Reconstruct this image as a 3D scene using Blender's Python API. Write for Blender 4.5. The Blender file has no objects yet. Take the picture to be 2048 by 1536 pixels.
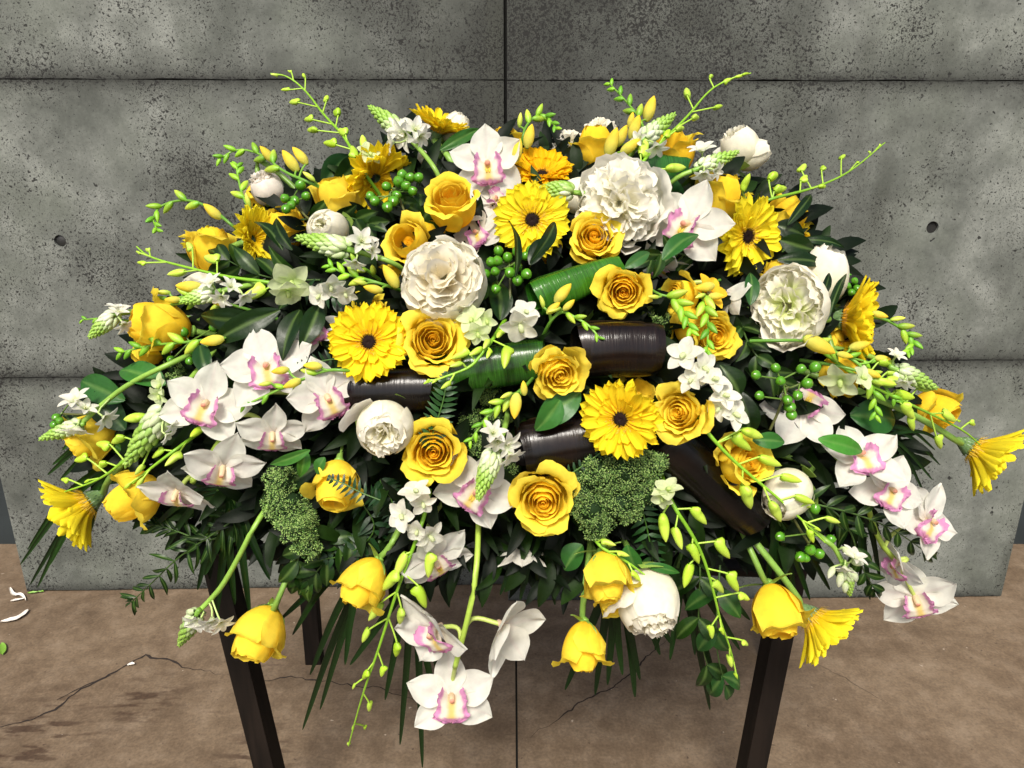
import bpy, math, random
from mathutils import Vector, Matrix, noise
R_ = math.radians
random.seed(7)
scene = bpy.context.scene
COL = scene.collection

# ------------------------------------------------------------------ camera, sky, sun, exposure
PITCH = R_(18); CAMH = 1.3; F = 1480.0
cam_d = bpy.data.cameras.new('camera'); cam = bpy.data.objects.new('camera', cam_d); COL.objects.link(cam)
cam.location = (0, 0, CAMH); cam.rotation_euler = (math.pi/2 - PITCH, 0, 0)
cam_d.sensor_width = 36; cam_d.lens = 36*F/2048; cam_d.clip_end = 200; cam_d.clip_start = 0.05
scene.camera = cam
SUN_EL, SUN_AZ = R_(50), R_(188)          # azimuth clockwise from +Y
w = bpy.data.worlds.new('World'); scene.world = w; w.use_nodes = True
nt = w.node_tree; sky = nt.nodes.new('ShaderNodeTexSky'); sky.sky_type = 'NISHITA'; sky.sun_disc = False
sky.sun_elevation = SUN_EL; sky.sun_rotation = SUN_AZ; sky.dust_density = 4.0; sky.air_density = .8; sky.ozone_density = .4
nt.links.new(sky.outputs[0], nt.nodes['Background'].inputs[0]); nt.nodes['Background'].inputs[1].default_value = 0.13
sd = bpy.data.lights.new('sun', 'SUN'); sd.energy = 3.2; sd.angle = R_(14.0); sd.color = (1, 0.95, 0.86)
sun = bpy.data.objects.new('sun', sd); COL.objects.link(sun)
S = Vector((math.sin(SUN_AZ)*math.cos(SUN_EL), math.cos(SUN_AZ)*math.cos(SUN_EL), math.sin(SUN_EL)))
sun.rotation_euler = S.to_track_quat('Z', 'Y').to_euler(); sun.location = S*5
vs = scene.view_settings; vs.view_transform = 'Standard'; vs.look = 'None'; vs.gamma = 1; vs.exposure = 0.52
scene.render.resolution_x = 1024; scene.render.resolution_y = 768

# ------------------------------------------------------------------ measuring helpers
CAM = Vector((0, 0, CAMH)); FW = Vector((0, math.cos(PITCH), -math.sin(PITCH))); RT = Vector((1, 0, 0))
UP = Vector((0, math.sin(PITCH), math.cos(PITCH)))
def ray(px, py): return FW + RT*((px-1024)/F) + UP*((768-py)/F)
def at_depth(px, py, d): return CAM + ray(px, py)*d
def on_floor(px, py):
    r = ray(px, py); return CAM + r*(-CAMH/r.z)
def at_Y(px, py, Y):
    r = ray(px, py); return CAM + r*(Y/r.y)
def dome(px, py):
    dx = (px-1024)/1010; dy = (py-760)/(720 if py > 760 else 620)
    d = 1.2 - .27*math.sqrt(max(0, 1-dx*dx-dy*dy))
    if py < 760: d += .14*(760-py)/600
    return d
def P(px, py, dd=0): return at_depth(px, py, dome(px, py)+dd)
def px2m(px, py, n, dd=0): return n*(dome(px, py)+dd)/F

# ------------------------------------------------------------------ materials
def new_mat(name):
    m = bpy.data.materials.new(name); m.use_nodes = True
    n = m.node_tree.nodes; l = m.node_tree.links
    return m, n, l, n['Principled BSDF']
def attr_mat(name, rough, spec, transl=0, bump=0, bscale=200, stretch=None, sheen=0, var=.12, coat=0, nlo=.88, nhi=1.04):
    m, n, l, b = new_mat(name)
    a = n.new('ShaderNodeAttribute'); a.attribute_name = 'Col'
    oi = n.new('ShaderNodeObjectInfo')
    mr = n.new('ShaderNodeMapRange'); mr.inputs[3].default_value = 1-var; mr.inputs[4].default_value = 1+var*.35
    l.new(oi.outputs['Random'], mr.inputs[0])
    tc = n.new('ShaderNodeTexCoord')
    mp = n.new('ShaderNodeMapping'); l.new(tc.outputs['Object'], mp.inputs[0])
    if stretch: mp.inputs['Scale'].default_value = stretch
    nz = n.new('ShaderNodeTexNoise'); nz.inputs['Scale'].default_value = bscale; nz.inputs['Detail'].default_value = 3
    l.new(mp.outputs[0], nz.inputs['Vector'])
    m2 = n.new('ShaderNodeMapRange'); m2.inputs[1].default_value = .3; m2.inputs[2].default_value = .7
    m2.inputs[3].default_value = nlo; m2.inputs[4].default_value = nhi; l.new(nz.outputs[0], m2.inputs[0])
    mul = n.new('ShaderNodeMath'); mul.operation = 'MULTIPLY'; l.new(mr.outputs[0], mul.inputs[0]); l.new(m2.outputs[0], mul.inputs[1])
    sc = n.new('ShaderNodeVectorMath'); sc.operation = 'SCALE'; l.new(a.outputs['Color'], sc.inputs[0]); l.new(mul.outputs[0], sc.inputs['Scale'])
    l.new(sc.outputs[0], b.inputs['Base Color'])
    b.inputs['Roughness'].default_value = rough; b.inputs['Specular IOR Level'].default_value = spec
    if coat: b.inputs['Coat Weight'].default_value = coat; b.inputs['Coat Roughness'].default_value = .18
    if bump:
        bp = n.new('ShaderNodeBump'); bp.inputs['Strength'].default_value = bump; bp.inputs['Distance'].default_value = .001
        l.new(nz.outputs[0], bp.inputs['Height']); l.new(bp.outputs[0], b.inputs['Normal'])
    if transl:
        t = n.new('ShaderNodeBsdfTranslucent'); l.new(sc.outputs[0], t.inputs[0])
        mx = n.new('ShaderNodeMixShader'); mx.inputs[0].default_value = transl
        l.new(b.outputs[0], mx.inputs[1]); l.new(t.outputs[0], mx.inputs[2]); l.new(mx.outputs[0], n['Material Output'].inputs[0])
    return m
M_PETAL = attr_mat('petal', .7, .06, .42, .25, 4)
M_WHITE = attr_mat('white_petal', .65, .10, .48, .08, 5, var=.06)
M_GERB = attr_mat('ray_petal', .6, .08, .40, .5, 6, (.3, 5, 1))
M_GREEN = attr_mat('green_bud_and_stem', .4, .45, .12, .2, 120, var=.2)
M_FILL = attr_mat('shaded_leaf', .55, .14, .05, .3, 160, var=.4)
M_LEAF = attr_mat('dark_glossy_leaf', .36, .22, .06, .35, 160, (1, .15, 1), var=.35)
M_ROLL = attr_mat('rolled_leaf', .19, .32, .0, .42, 9, (2, 2, 95), var=.1, coat=0, nlo=.5, nhi=1.3)
M_DARK = attr_mat('dark_matter', .8, .2, 0, 0, 50)

# ------------------------------------------------------------------ geometry helpers
class Geo:
    def __init__(s): s.V = []; s.F = []; s.C = []
    def grid(s, fn, cn, nu, nv, closed=False):
        b = len(s.V)
        for i in range(nu+1):
            u = i/nu
            for j in range(nv if closed else nv+1):
                v = -1+2*j/nv
                s.V.append(fn(u, v)); s.C.append(cn(u, v))
        k = nv if closed else nv+1
        for i in range(nu):
            for j in range(nv):
                j2 = (j+1) % k if closed else j+1
                s.F.append((b+i*k+j, b+i*k+j2, b+(i+1)*k+j2, b+(i+1)*k+j))
        return s
    def tube(s, pts, rads, col, n=6, cap=True):
        pts = [Vector(p) for p in pts]
        if not isinstance(rads, (list, tuple)): rads = [rads]*len(pts)
        if len(rads) != len(pts):
            q_ = rads; rads = []
            for i in range(len(pts)):
                f = i/(len(pts)-1)*(len(q_)-1); j = min(len(q_)-2, int(f)); rads.append(q_[j]*(1-f+j)+q_[j+1]*(f-j))
        b = len(s.V); up = Vector((.13, .31, .94))
        for i, p in enumerate(pts):
            t = (pts[min(i+1, len(pts)-1)]-pts[max(i-1, 0)])
            if t.length < 1e-9: t = Vector((0, 0, 1))
            t.normalize()
            x = t.cross(up)
            if x.length < .05: x = t.cross(Vector((1, 0, 0)))
            x.normalize(); y = t.cross(x)
            for j in range(n):
                a = 2*math.pi*j/n
                s.V.append(p + x*(math.cos(a)*rads[i]) + y*(math.sin(a)*rads[i]))
                s.C.append(col(i/(len(pts)-1)) if callable(col) else col)
        for i in range(len(pts)-1):
            for j in range(n):
                j2 = (j+1) % n
                s.F.append((b+i*n+j, b+i*n+j2, b+(i+1)*n+j2, b+(i+1)*n+j))
        if cap:
            s.F.append(tuple(b+j for j in range(n))[::-1]); e = b+(len(pts)-1)*n
            s.F.append(tuple(e+j for j in range(n)))
        return s
    def box(s, M, sx, sy, sz, col):
        b = len(s.V)
        for x in (-1, 1):
            for y in (-1, 1):
                for z in (-1, 1):
                    s.V.append(M @ Vector((x*sx, y*sy, z*sz))); s.C.append(col)
        for f in ((0, 1, 3, 2), (4, 6, 7, 5), (0, 4, 5, 1), (2, 3, 7, 6), (0, 2, 6, 4), (1, 5, 7, 3)):
            s.F.append(tuple(b+i for i in f))
        return s
    def merge(s, g, M=None):
        b = len(s.V)
        s.V += [(M @ Vector(v)) if M else v for v in g.V]; s.C += g.C; s.F += [tuple(b+i for i in f) for f in g.F]
        return s
    def mesh(s, name, mat, smooth=True, inv=None):
        me = bpy.data.meshes.new(name)
        me.from_pydata([tuple(inv @ Vector(v)) if inv else tuple(v) for v in s.V], [], s.F)
        ca = me.color_attributes.new('Col', 'FLOAT_COLOR', 'POINT')
        fl = []
        for c in s.C: fl += [c[0], c[1], c[2], 1.0]
        ca.data.foreach_set('color', fl)
        if smooth: me.polygons.foreach_set('use_smooth', [True]*len(me.polygons))
        me.materials.append(mat); me.update()
        return me
def mix(a, b, t):
    t = max(0, min(1, t)); return tuple(a[i]*(1-t)+b[i]*t for i in range(3))
def sm(a, b, x):
    t = max(0, min(1, (x-a)/(b-a))); return t*t*(3-2*t)
def nz(x, y, z=0, seed=0): return noise.noise(Vector((x+seed*7.31, y-seed*3.17, z+seed*1.7)))
def chaikin(pts, k=2):
    pts = [Vector(p) for p in pts]
    for _ in range(k):
        q = [pts[0]]
        for a, b in zip(pts, pts[1:]): q += [a*.75+b*.25, a*.25+b*.75]
        pts = q+[pts[-1]]
    return pts
IDM = Matrix.Identity(4)
WM = {}
def thing(name, label, cat, M, group=None):
    o = bpy.data.objects.new(name, None); COL.objects.link(o); o.empty_display_size = .01
    o.matrix_basis = M; WM[o.name] = M
    o['label'] = label; o['category'] = cat
    if group: o['group'] = group
    return o
def part(name, me, parent, L=None, kind=None, label=None):
    """me: mesh; L: matrix in the parent's space"""
    o = bpy.data.objects.new(name, me); COL.objects.link(o); o.parent = parent
    if L is not None: o.matrix_basis = L
    WM[o.name] = WM[parent.name] @ (L if L is not None else IDM)
    if kind: o['kind'] = kind
    if label: o['label'] = label
    return o
def wpart(name, geo, mat, parent, kind=None):
    """geometry given in world space"""
    return part(name, geo.mesh(name, mat, inv=WM[parent.name].inverted()), parent, None, kind)
def solo(name, geo, mat, label=None, cat=None, group=None, kind=None, smooth=True):
    c = Vector((0, 0, 0))
    for v in geo.V: c += Vector(v)
    c /= max(1, len(geo.V)); M = Matrix.Translation(c)
    o = bpy.data.objects.new(name, geo.mesh(name, mat, smooth, M.inverted())); COL.objects.link(o); o.matrix_basis = M; WM[o.name] = M
    if label: o['label'] = label
    if cat: o['category'] = cat
    if group: o['group'] = group
    if kind: o['kind'] = kind
    return o
def frame(px, py, dr, tilt, spin=0, dd=0):
    p = P(px, py, dd); tc = (CAM-p).normalized()
    x = (RT - tc*RT.dot(tc)).normalized(); y = tc.cross(x)
    a = R_(dr); t = R_(tilt)
    f = tc*math.cos(t) + (x*math.cos(a)+y*math.sin(a))*math.sin(t)
    q = tc.rotation_difference(f); X = q @ x; Y = q @ y; s = R_(spin)
    X2 = X*math.cos(s)+Y*math.sin(s); Y2 = -X*math.sin(s)+Y*math.cos(s)
    M = Matrix((X2, Y2, f)).transposed().to_4x4(); M.translation = p
    return M
def SC(s): return Matrix.Scale(s, 4)

# ------------------------------------------------------------------ colours (own colour of each thing)
YEL_O = (.97, .79, .055); YEL_C = (.97, .72, .05); YEL_E = (.98, .80, .09)
GOLD_O = (.97, .66, .016); LEM_O = (.93, .70, .025)
CREAM = (.88, .85, .74); WHITE = (.85, .84, .75); ORCH = (.82, .83, .74)
LIME = (.42, .60, .09); GRN = (.16, .36, .035); DGRN = (.006, .021, .003); MGRN = (.032, .095, .007)
MAG = (.62, .09, .42)

# ------------------------------------------------------------------ petals
def cup_petal(g, a0, span, H, P1, P2, P3, curl, rho, seed, cb, ct, nu=12, nv=10, ruff=.03, tipcut=.22, spiral=.08, notch=0, rfreq=3, ce=None, ecurl=0):
    P0 = (.05, -H)
    def fn(u, v):
        top = 1 - tipcut*abs(v)**3 + notch*nz(v*rfreq*1.3, seed, 3)
        s = u*top
        th = a0 + v*span/2*(.55+.45*min(1, s*1.6))
        k = .8
        t = min(1, s/k); m = 1-t
        r = m**3*P0[0]+3*m*m*t*P1[0]+3*m*t*t*P2[0]+t**3*P3[0]
        z = m**3*P0[1]+3*m*m*t*P1[1]+3*m*t*t*P2[1]+t**3*P3[1]
        if s > k:
            tx, tz = P3[0]-P2[0], P3[1]-P2[1]; L = math.hypot(tx, tz)+1e-6; tx /= L; tz /= L
            ph = (s-k)/(1-k)*curl*(.75+.5*abs(v)); 
            r += rho*(tx*math.sin(ph)+tz*(1-math.cos(ph))); z += rho*(tz*math.sin(ph)-tx*(1-math.cos(ph)))
        r *= 1+spiral*v
        r += ecurl*sm(.62, 1, abs(v))*sm(.25, .8, s)
        w = ruff*sm(.35, 1, s)
        r += w*nz(v*rfreq, s*1.5, 0, seed)*2.2; z += w*nz(v*rfreq, s*1.5, 9, seed)*2.2
        return Vector((r*math.cos(th), r*math.sin(th), z))
    def cn(u, v):
        c = mix(cb, ct, sm(.2, .95, u))
        if ce: c = mix(c, ce, sm(.86, 1, u))
        return c
    return g.grid(fn, cn, nu, nv)

def stem_to(parent, Mw, s, z0, pts=None, rad=.0035, col=GRN, dd=.12, name='stem'):
    """a stem from the bloom's back to the given pixel path or into the foam"""
    base = Mw @ Vector((0, 0, z0*s)); ax = -(Mw.to_3x3() @ Vector((0, 0, 1)))
    if pts: w_ = [base]+[P(*p) for p in pts]
    else:
        core = at_depth(1024+(1024-1024)*0, 800, 1.15)
        mid = base+ax*.045; w_ = [base, mid, mid.lerp(core, .35), mid.lerp(core, .6)]
    w_ = chaikin(w_, 2)
    g = Geo().tube(w_, [rad*(1.15 if i < 2 else 1) for i in range(len(w_))], col, 8)
    wpart(name, g, M_GREEN, parent)

def sepals(parent, s, z0, n=5, L=.55, w=.13, droop=-.2, seed=0, name='sepal', out=.25):
    for k in range(n):
        g = Geo(); a = 2*math.pi*k/n+seed; ln = L*(1+.3*nz(k, seed))
        rx = (k % 2 == 1)
        def fn(u, v):
            hw = w*1.2*math.sin(math.pi*min(1, u*.8+.2))**.8*(1-u*.7)
            if rx: r = .10+ln*1.1*u; z = z0-.02-.35*ln*u+.3*ln*u*u
            else: r = .12+.52*math.sin(u*1.45); z = z0-.05+.62*ln*u+.05*nz(u*3, k, seed)
            return Vector((r*math.cos(a)-hw*v*math.sin(a), r*math.sin(a)+hw*v*math.cos(a), z+.04*v*v))
        g.grid(fn, lambda u, v: mix((.2, .38, .06), (.3, .46, .1), u), 6, 2)
        part(name, g.mesh(name, M_GREEN), parent, SC(s))

def rose(px, py, R, dr, tilt, op, label, spin=None, dd=0, tone=0, stem=None, sep=False, big=False, name='rose'):
    seed = random.random()*50; rnd = random.Random(int(seed*1000))
    R *= 1.22 if op <= .3 else 1.14 if op <= .5 else 1.03
    M = frame(px, py, dr, tilt, spin if spin is not None else rnd.uniform(0, 360), dd); s = px2m(px, py, R, dd)
    t = thing(name, label, 'rose', M, 'yellow roses in the arrangement')
    H = .95*(1.16-.30*op); N = int(9+9*op) if op > .5 else 9
    co = mix(YEL_O, GOLD_O, tone); cc = mix(YEL_C, (.97, .58, .02), tone); ce = mix(YEL_E, YEL_O, tone)
    # heart: a tight spiral
    g = Geo()
    def sf(u, v):
        a = (v+1)*2.6*math.pi; r = .035+.15*(v+1)/2
        z = -.5+ (.76+.02*math.sin(a))*u - .1*(v+1)/2
        r2 = r*(.8+.3*u)
        return Vector((r2*math.cos(a), r2*math.sin(a), z+.02*nz(a, u, seed)))
    if tilt < 75: g.grid(sf, lambda u, v: cc, 4, 60); part('heart', g.mesh('heart', M_PETAL), t, SC(s))
    zs = H*.32 if tilt > 60 else 0
    for i in range(N):
        q = i/(N-1); a0 = i*2.39996+seed
        rr = .17+ (.30+.38*op)*q**(.9) + rnd.uniform(-.02, .02)
        zr = .30-.42*op*q - .05*rnd.random() + (.28*(1-op))*(1-q)*.4
        sp = R_(rnd.uniform(165, 190))*(1-q)+R_(rnd.uniform(95, 118))*q
        bel = .62+.1*(1-op)
        P1 = (max(rr*1.15, bel*q), -H*.92); P2 = (rr*(1.18-.3*op*q)+.07*(1-op)*q, zr-(.42-.26*op*q)*H); P3 = (rr, zr)
        cu = .35+ (1.7+1.0*rnd.random())*q**1.2; rho = .04+(.10+.10*op)*q
        tcut = .18+.1*q; ec = .02*q
        if op <= .5:
            sp = R_(rnd.uniform(150, 180))*(1-q)+R_(rnd.uniform(100, 125))*q; mouth = .16+op*.5
            if q < .55:                                # closed egg of inner petals
                P1 = (.44, -H); P2 = (.78+.05*q, .02); P3 = (mouth+.38*q, .62-.14*q+rnd.uniform(-.05, .05)); cu = .3+1.2*q; rho = .05+.05*q; tcut = .30; ec = .02
            else:                                      # outer petals peeled back at uneven heights
                fl = rnd.uniform(.55, 1.1); P1 = (.46, -H*.98); P2 = (.80, -.38); P3 = (.70+.06*fl, rnd.uniform(-.22, .30)); cu = 1.7+1.2*fl; rho = .10+.12*fl; tcut = .42; ec = .06+.10*rnd.random()
        g = Geo(); c1 = mix(cc, co, q*.8*rnd.uniform(.5, 1.1)); c2 = mix(mix(cc, co, .35), ce, q)
        cup_petal(g, a0, sp, H, P1, P2, P3, cu, rho, seed+i*3.1, c1, c2, 12, 12, .02+.034*q, tcut, .10-.05*q, .05*q, 3, ce=mix(c2, YEL_E, .5), ecurl=ec)
        o = part('petal', g.mesh('petal', M_PETAL), t, SC(s))
    if big or op > .55:                                # wide, drooping guard petals
        for k in range(4 if big else 3):
            g = Geo(); a0 = seed+k*2*math.pi/(4 if big else 3)+rnd.uniform(-.3, .3)
            cup_petal(g, a0, R_(rnd.uniform(80, 105)), H, (.6, -H*.9), (.78, -.55), (.88, -.22), 1.3+rnd.random(), .16, seed+k*5.7, co, ce, 12, 12, .06, .2, .03, ce=mix(ce, (.92, .5, .1), .3*rnd.random()))
            part('petal', g.mesh('petal', M_PETAL), t, SC(s))
    gr = Geo(); gr.grid(lambda u, v: Vector(((.16*math.sin(min(1, u*1.05)*math.pi*.9)+.03)*math.cos(v*math.pi), (.16*math.sin(min(1, u*1.05)*math.pi*.9)+.03)*math.sin(v*math.pi), -H*.9-.02-.24*(u))), lambda u, v: (.22, .42, .06), 5, 10, True)
    part('hip', gr.mesh('hip', M_GREEN), t, SC(s))
    if sep: sepals(t, s, -H*1.0, 5, .8, .12, -.25, seed)
    stem_to(t, M, s, -H*1.08, stem, rad=.0042, col=(.2, .36, .06))
    return t

# gerbera petal meshes, shared
def ray_mesh(L, wd, bend, seed, c0, c1, nu=10):
    g = Geo()
    def fn(u, v):
        hw = wd*(.42+.58*sm(0, .6, u))*(1 if u < .84 else math.sqrt(max(0.03, 1-((u-.84)/.164)**2)))
        x = L*(.0+u*(1-.03*abs(v)))
        z = bend*u*u - .035*L*math.cos(v*math.pi*1.0)*.45*(1-u*.4) + .03*nz(u*2, v, seed)*u + .03*v*v
        y = hw*v + .03*nz(u*1.5, 3, seed)*u
        return Vector((x, y, z))
    def cn(u, v):
        c = mix(c0, c1, sm(.05, .8, u)); k = .90 if abs(v) < .2 or abs(v) > .8 else 1.0
        return (c[0]*k, c[1]*k, c[2])
    g.grid(fn, cn, nu, 6); return g.mesh('ray_petal', M_GERB)
RAYS = {}
def rays(kind):
    if kind not in RAYS:
        c0, c1 = {'gold': ((.95, .62, .01), (.97, .77, .025)), 'lemon': ((.95, .68, .01), (.97, .84, .035)), 'deep': ((.95, .50, .006), (.96, .62, .012))}[kind]
        RAYS[kind] = [ray_mesh(1, .098+.014*(k % 3), (-.16, -.08, .03, -.2, .05, -.12)[k % 6], k*3.3, c0, c1) for k in range(9)]
    return RAYS[kind]
def gerbera(px, py, R, dr, tilt, kind, label, cup=18, spin=0, dd=0, stem=None, dark=True, messy=0):
    rnd = random.Random(int(px*7+py))
    R *= 1.28 if tilt > 70 else 1.06
    M = frame(px, py, dr, tilt, spin, dd); s = px2m(px, py, R, dd)
    if tilt > 60:                                       # centre the cone on its own middle
        M = M @ Matrix.Translation((0, 0, -s*.45*math.sin(R_(cup))))
    t = thing('gerbera', label, 'gerbera', M, 'yellow gerbera daisies in the arrangement')
    ms = rays(kind)
    for layer, (n, L, ca) in enumerate(((30, .92, cup-5), (28, .86, cup+1), (20, .52, cup+6))):
        for k in range(n):
            a = 2*math.pi*(k+.5*layer)/n+rnd.uniform(-.05, .05)
            l = L*rnd.uniform(.9, 1.05); c = R_(ca+rnd.uniform(-4, 4)+messy*rnd.uniform(-12, 16))
            mt = SC(s) @ Matrix.Rotation(a, 4, 'Z') @ Matrix.Translation((.13, 0, -.02+layer*.018)) @ Matrix.Rotation(-c, 4, 'Y') @ Matrix.Rotation(rnd.uniform(-.2, .2), 4, 'X') @ Matrix.Diagonal((l, 1.05, 1, 1))
            part('petal', rnd.choice(ms), t, mt)
    # disc: inner fringe, pollen ring, dark eye
    g = Geo(); base = {'gold': (.9, .45, .01), 'lemon': (.92, .62, .02), 'deep': (.9, .42, .01)}[kind]
    for k in range(150):
        a = k*2.39996; r0 = .17+.13*(k/150); L = .07+.13*rnd.random()*(k/150+.4); el = R_(rnd.uniform(25, 75)); wd = .012
        p0 = Vector((r0*math.cos(a), r0*math.sin(a), .02)); d = Vector((math.cos(a)*math.cos(el), math.sin(a)*math.cos(el), math.sin(el))); sd_ = Vector((-math.sin(a), math.cos(a), 0))*wd
        b = len(g.V); g.V += [p0-sd_, p0+sd_, p0+d*L+sd_*.5, p0+d*L-sd_*.5]; g.C += [base]*2+[mix(base, (.95, .8, .3), .5)]*2; g.F.append((b, b+1, b+2, b+3))
    part('fringe', g.mesh('fringe', M_GERB), t, SC(s), 'stuff')
    if dark:
        g = Geo()
        def ef(u, v):
            a = v*math.pi; r = .185*(1-u); return Vector((r*math.cos(a), r*math.sin(a), .055+.03*math.sin(u*math.pi)+.012*nz(r*30*math.cos(a), r*30*math.sin(a))))
        g.grid(ef, lambda u, v: (.016, .006, .004), 8, 24, True)
        for k in range(140):
            a = k*2.39996; r = .185*math.sqrt((k+1)/140)*1.08; h = .05+.03*rnd.random(); p = Vector((r*math.cos(a), r*math.sin(a), .05)); 
            q = p+Vector((math.cos(a)*.02, math.sin(a)*.02, h)); cl = (.02, .008, .005) if k < 104 else ((.75, .5, .12) if k % 2 else (.03, .01, .005))
            g.tube([p, q], [.009, .006], cl, 3)
        part('eye', g.mesh('eye', M_DARK), t, SC(s))
    # green calyx behind
    g = Geo()
    g.grid(lambda u, v: Vector(((.06+.17*u**.8)*math.cos(v*math.pi), (.06+.17*u**.8)*math.sin(v*math.pi), -.30+.28*u)), lambda u, v: (.16, .27, .10), 4, 14, True)
    for k in range(80):
        a = k*2.39996; u = (k+3)/83; r = .06+.18*u**.8; z = -.30+.28*u; wd = Vector((-math.sin(a), math.cos(a), 0))*.012
        p = Vector((r*math.cos(a), r*math.sin(a), z)); q = p+Vector((math.cos(a)*(.06+.08*R_(cup)*0), math.sin(a)*.06, .20))
        b = len(g.V); g.V += [p-wd, p+wd, q]; cl = rnd.choice(((.16, .28, .12), (.30, .42, .26), (.06, .13, .05))); g.C += [cl]*3; g.F.append((b, b+1, b+2))
    part('calyx', g.mesh('calyx', M_GREEN), t, SC(s))
    stem_to(t, M, s, -.28, stem, rad=.0048, col=(.22, .40, .07))
    return t

def peony(px, py, R, dr, tilt, kind, label, spin=0, dd=0, col=None, stem=None, sx=1.0):
    R *= 1.14
    seed = (px*13+py) % 97; rnd = random.Random(seed)
    M = frame(px, py, dr, tilt, spin, dd); s = px2m(px, py, R, dd)
    t = thing('peony', label, 'peony', M, 'white peonies in the arrangement')
    col = col or (.91, .87, .72); tipc = mix(col, (.94, .92, .82), .6); SS = SC(s) @ Matrix.Diagonal((sx, 1, 1, 1))
    def add(g): part('petal', g.mesh('petal', M_WHITE), t, SS)
    def ruffle(n, rad, spread, zc, size, cbase, flat=.8):
        for k in range(n):
            z = 1-(1-math.cos(R_(spread)))*((k+.5)/n); a = k*2.39996+seed; st = math.sqrt(max(0, 1-z*z))
            d = Vector((st*math.cos(a), st*math.sin(a), z)); d = (d+Vector((rnd.uniform(-.14, .14), rnd.uniform(-.14, .14), 0))).normalized()
            tan = Vector((-math.sin(a+rnd.uniform(-1.1, 1.1)), math.cos(a+rnd.uniform(-1.1, 1.1)), rnd.uniform(-.2, .2)))
            tan = (tan-d*tan.dot(d)).normalized(); nor = d.cross(tan); rt = rad*rnd.uniform(.86, 1.1); wd = size*rnd.uniform(.8, 1.25); sdd = rnd.random()*90
            g = Geo()
            def fn(u, v):
                hw = wd*(.25+.75*sm(0, .7, u)); top = 1+(.17 if size < .3 else .10)*nz(v*(4.5 if size < .3 else 3), 1, sdd)-.10*v*v*v*v
                rr_ = (.25+(rt-.25)*u*top); curl = wd*.75*v*v*u; bend = .22*u*u*(1 if wd > 0 else 0)
                p = d*rr_+tan*(hw*v*(1-.12*v*v))+nor*(curl-bend*.6+(.12 if size < .3 else .09)*nz(v*3.2, u*2.5, sdd)*u)
                p = Vector((p.x, p.y, p.z*flat+zc)); return p
            g.grid(fn, lambda u, v: mix(cbase, tipc, sm(.45, .95, u)), 7, 9); add(g)
    def guards(n, H, belly, rim, zr, span, curl, rho, ruff=.05, a_off=0, notch=.06, tc=.2):
        for k in range(n):
            g = Geo(); a0 = 2*math.pi*k/n*1.0+rnd.uniform(-.25, .25)+a_off; j = rnd.uniform(.92, 1.08)
            cup_petal(g, a0, R_(span*rnd.uniform(.9, 1.1)), H, (belly*.95*j, -H*.98), (belly*1.12*j, zr-.55), (rim*j, zr+rnd.uniform(-.17, .12)), curl*rnd.uniform(.5, 1.6), rho, seed+k*4.1+a_off*9, mix(col, (.75, .8, .5), .25), tipc, 13, 14, ruff, tc, .03, notch, 4)
            add(g)
    if kind == 'fluffy':
        guards(6, .55, .8, .92, -.05, 88, .9, .16, .07)
        guards(5, .5, .7, .78, .1, 85, .5, .12, .07, .5)
        ruffle(64, .82, 86, -.05, .27, mix(col, (.85, .82, .5), .3), .85)
    elif kind == 'globe':
        guards(6, .8, .88, .80, .30, 105, .4, .1, .04)
        guards(5, .75, .80, .66, .42, 105, .35, .1, .05, .6)
        ruffle(38, .86, 66, -.04, .34, mix(col, (.9, .78, .5), .35), .88)
    elif kind == 'open':
        guards(6, .6, .85, .90, .12, 95, .6, .12, .06)
        guards(6, .55, .74, .74, .24, 85, .5, .1, .08, .4)
        ruffle(46, .80, 84, -.10, .25, (.80, .86, .42), .72)
    elif kind == 'half':
        guards(5, .85, .85, .60, .50, 120, .3, .08, .03)
        guards(4, .8, .75, .42, .62, 120, .3, .08, .04, .7)
        ruffle(24, .76, 42, .02, .22, mix(col, (.8, .8, .4), .3), 1)
        g = Geo(); cup_petal(g, R_(150), R_(70), .8, (.8, -.8), (1.0, -.2), (1.12, .25), .5, .14, seed, col, WHITE, 12, 12, .05, .3); add(g)
    elif kind == 'bud':
        guards(5, .85, .82, .40, .68, 135, .25, .06, .025, 0, .03, .1)
        guards(4, .82, .74, .22, .72, 140, .3, .05, .03, .5, .03, .1)
        ruffle(8, .62, 22, .05, .13, mix(col, (.7, .75, .35), .5), 1.1)
    # green sepals hugging the back
    g = Geo()
    for k in range(3):
        a = k*2.1+seed
        def fn(u, v):
            ph = u*.95; r = 1.02*math.sin(ph)*1.04; z = -.96*math.cos(ph)*1.03+.0
            th = a+v*.75*(1-u*.55); return Vector((r*math.cos(th), r*math.sin(th), z))
        g.grid(fn, lambda u, v: (.28, .44, .08), 6, 6)
    if kind in ('bud', 'half') or tilt > 60: part('sepal', g.mesh('sepal', M_GREEN), t, SS)
    stem_to(t, M, s, -.82, stem, rad=.004, col=(.16, .3, .05))
    return t

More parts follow.
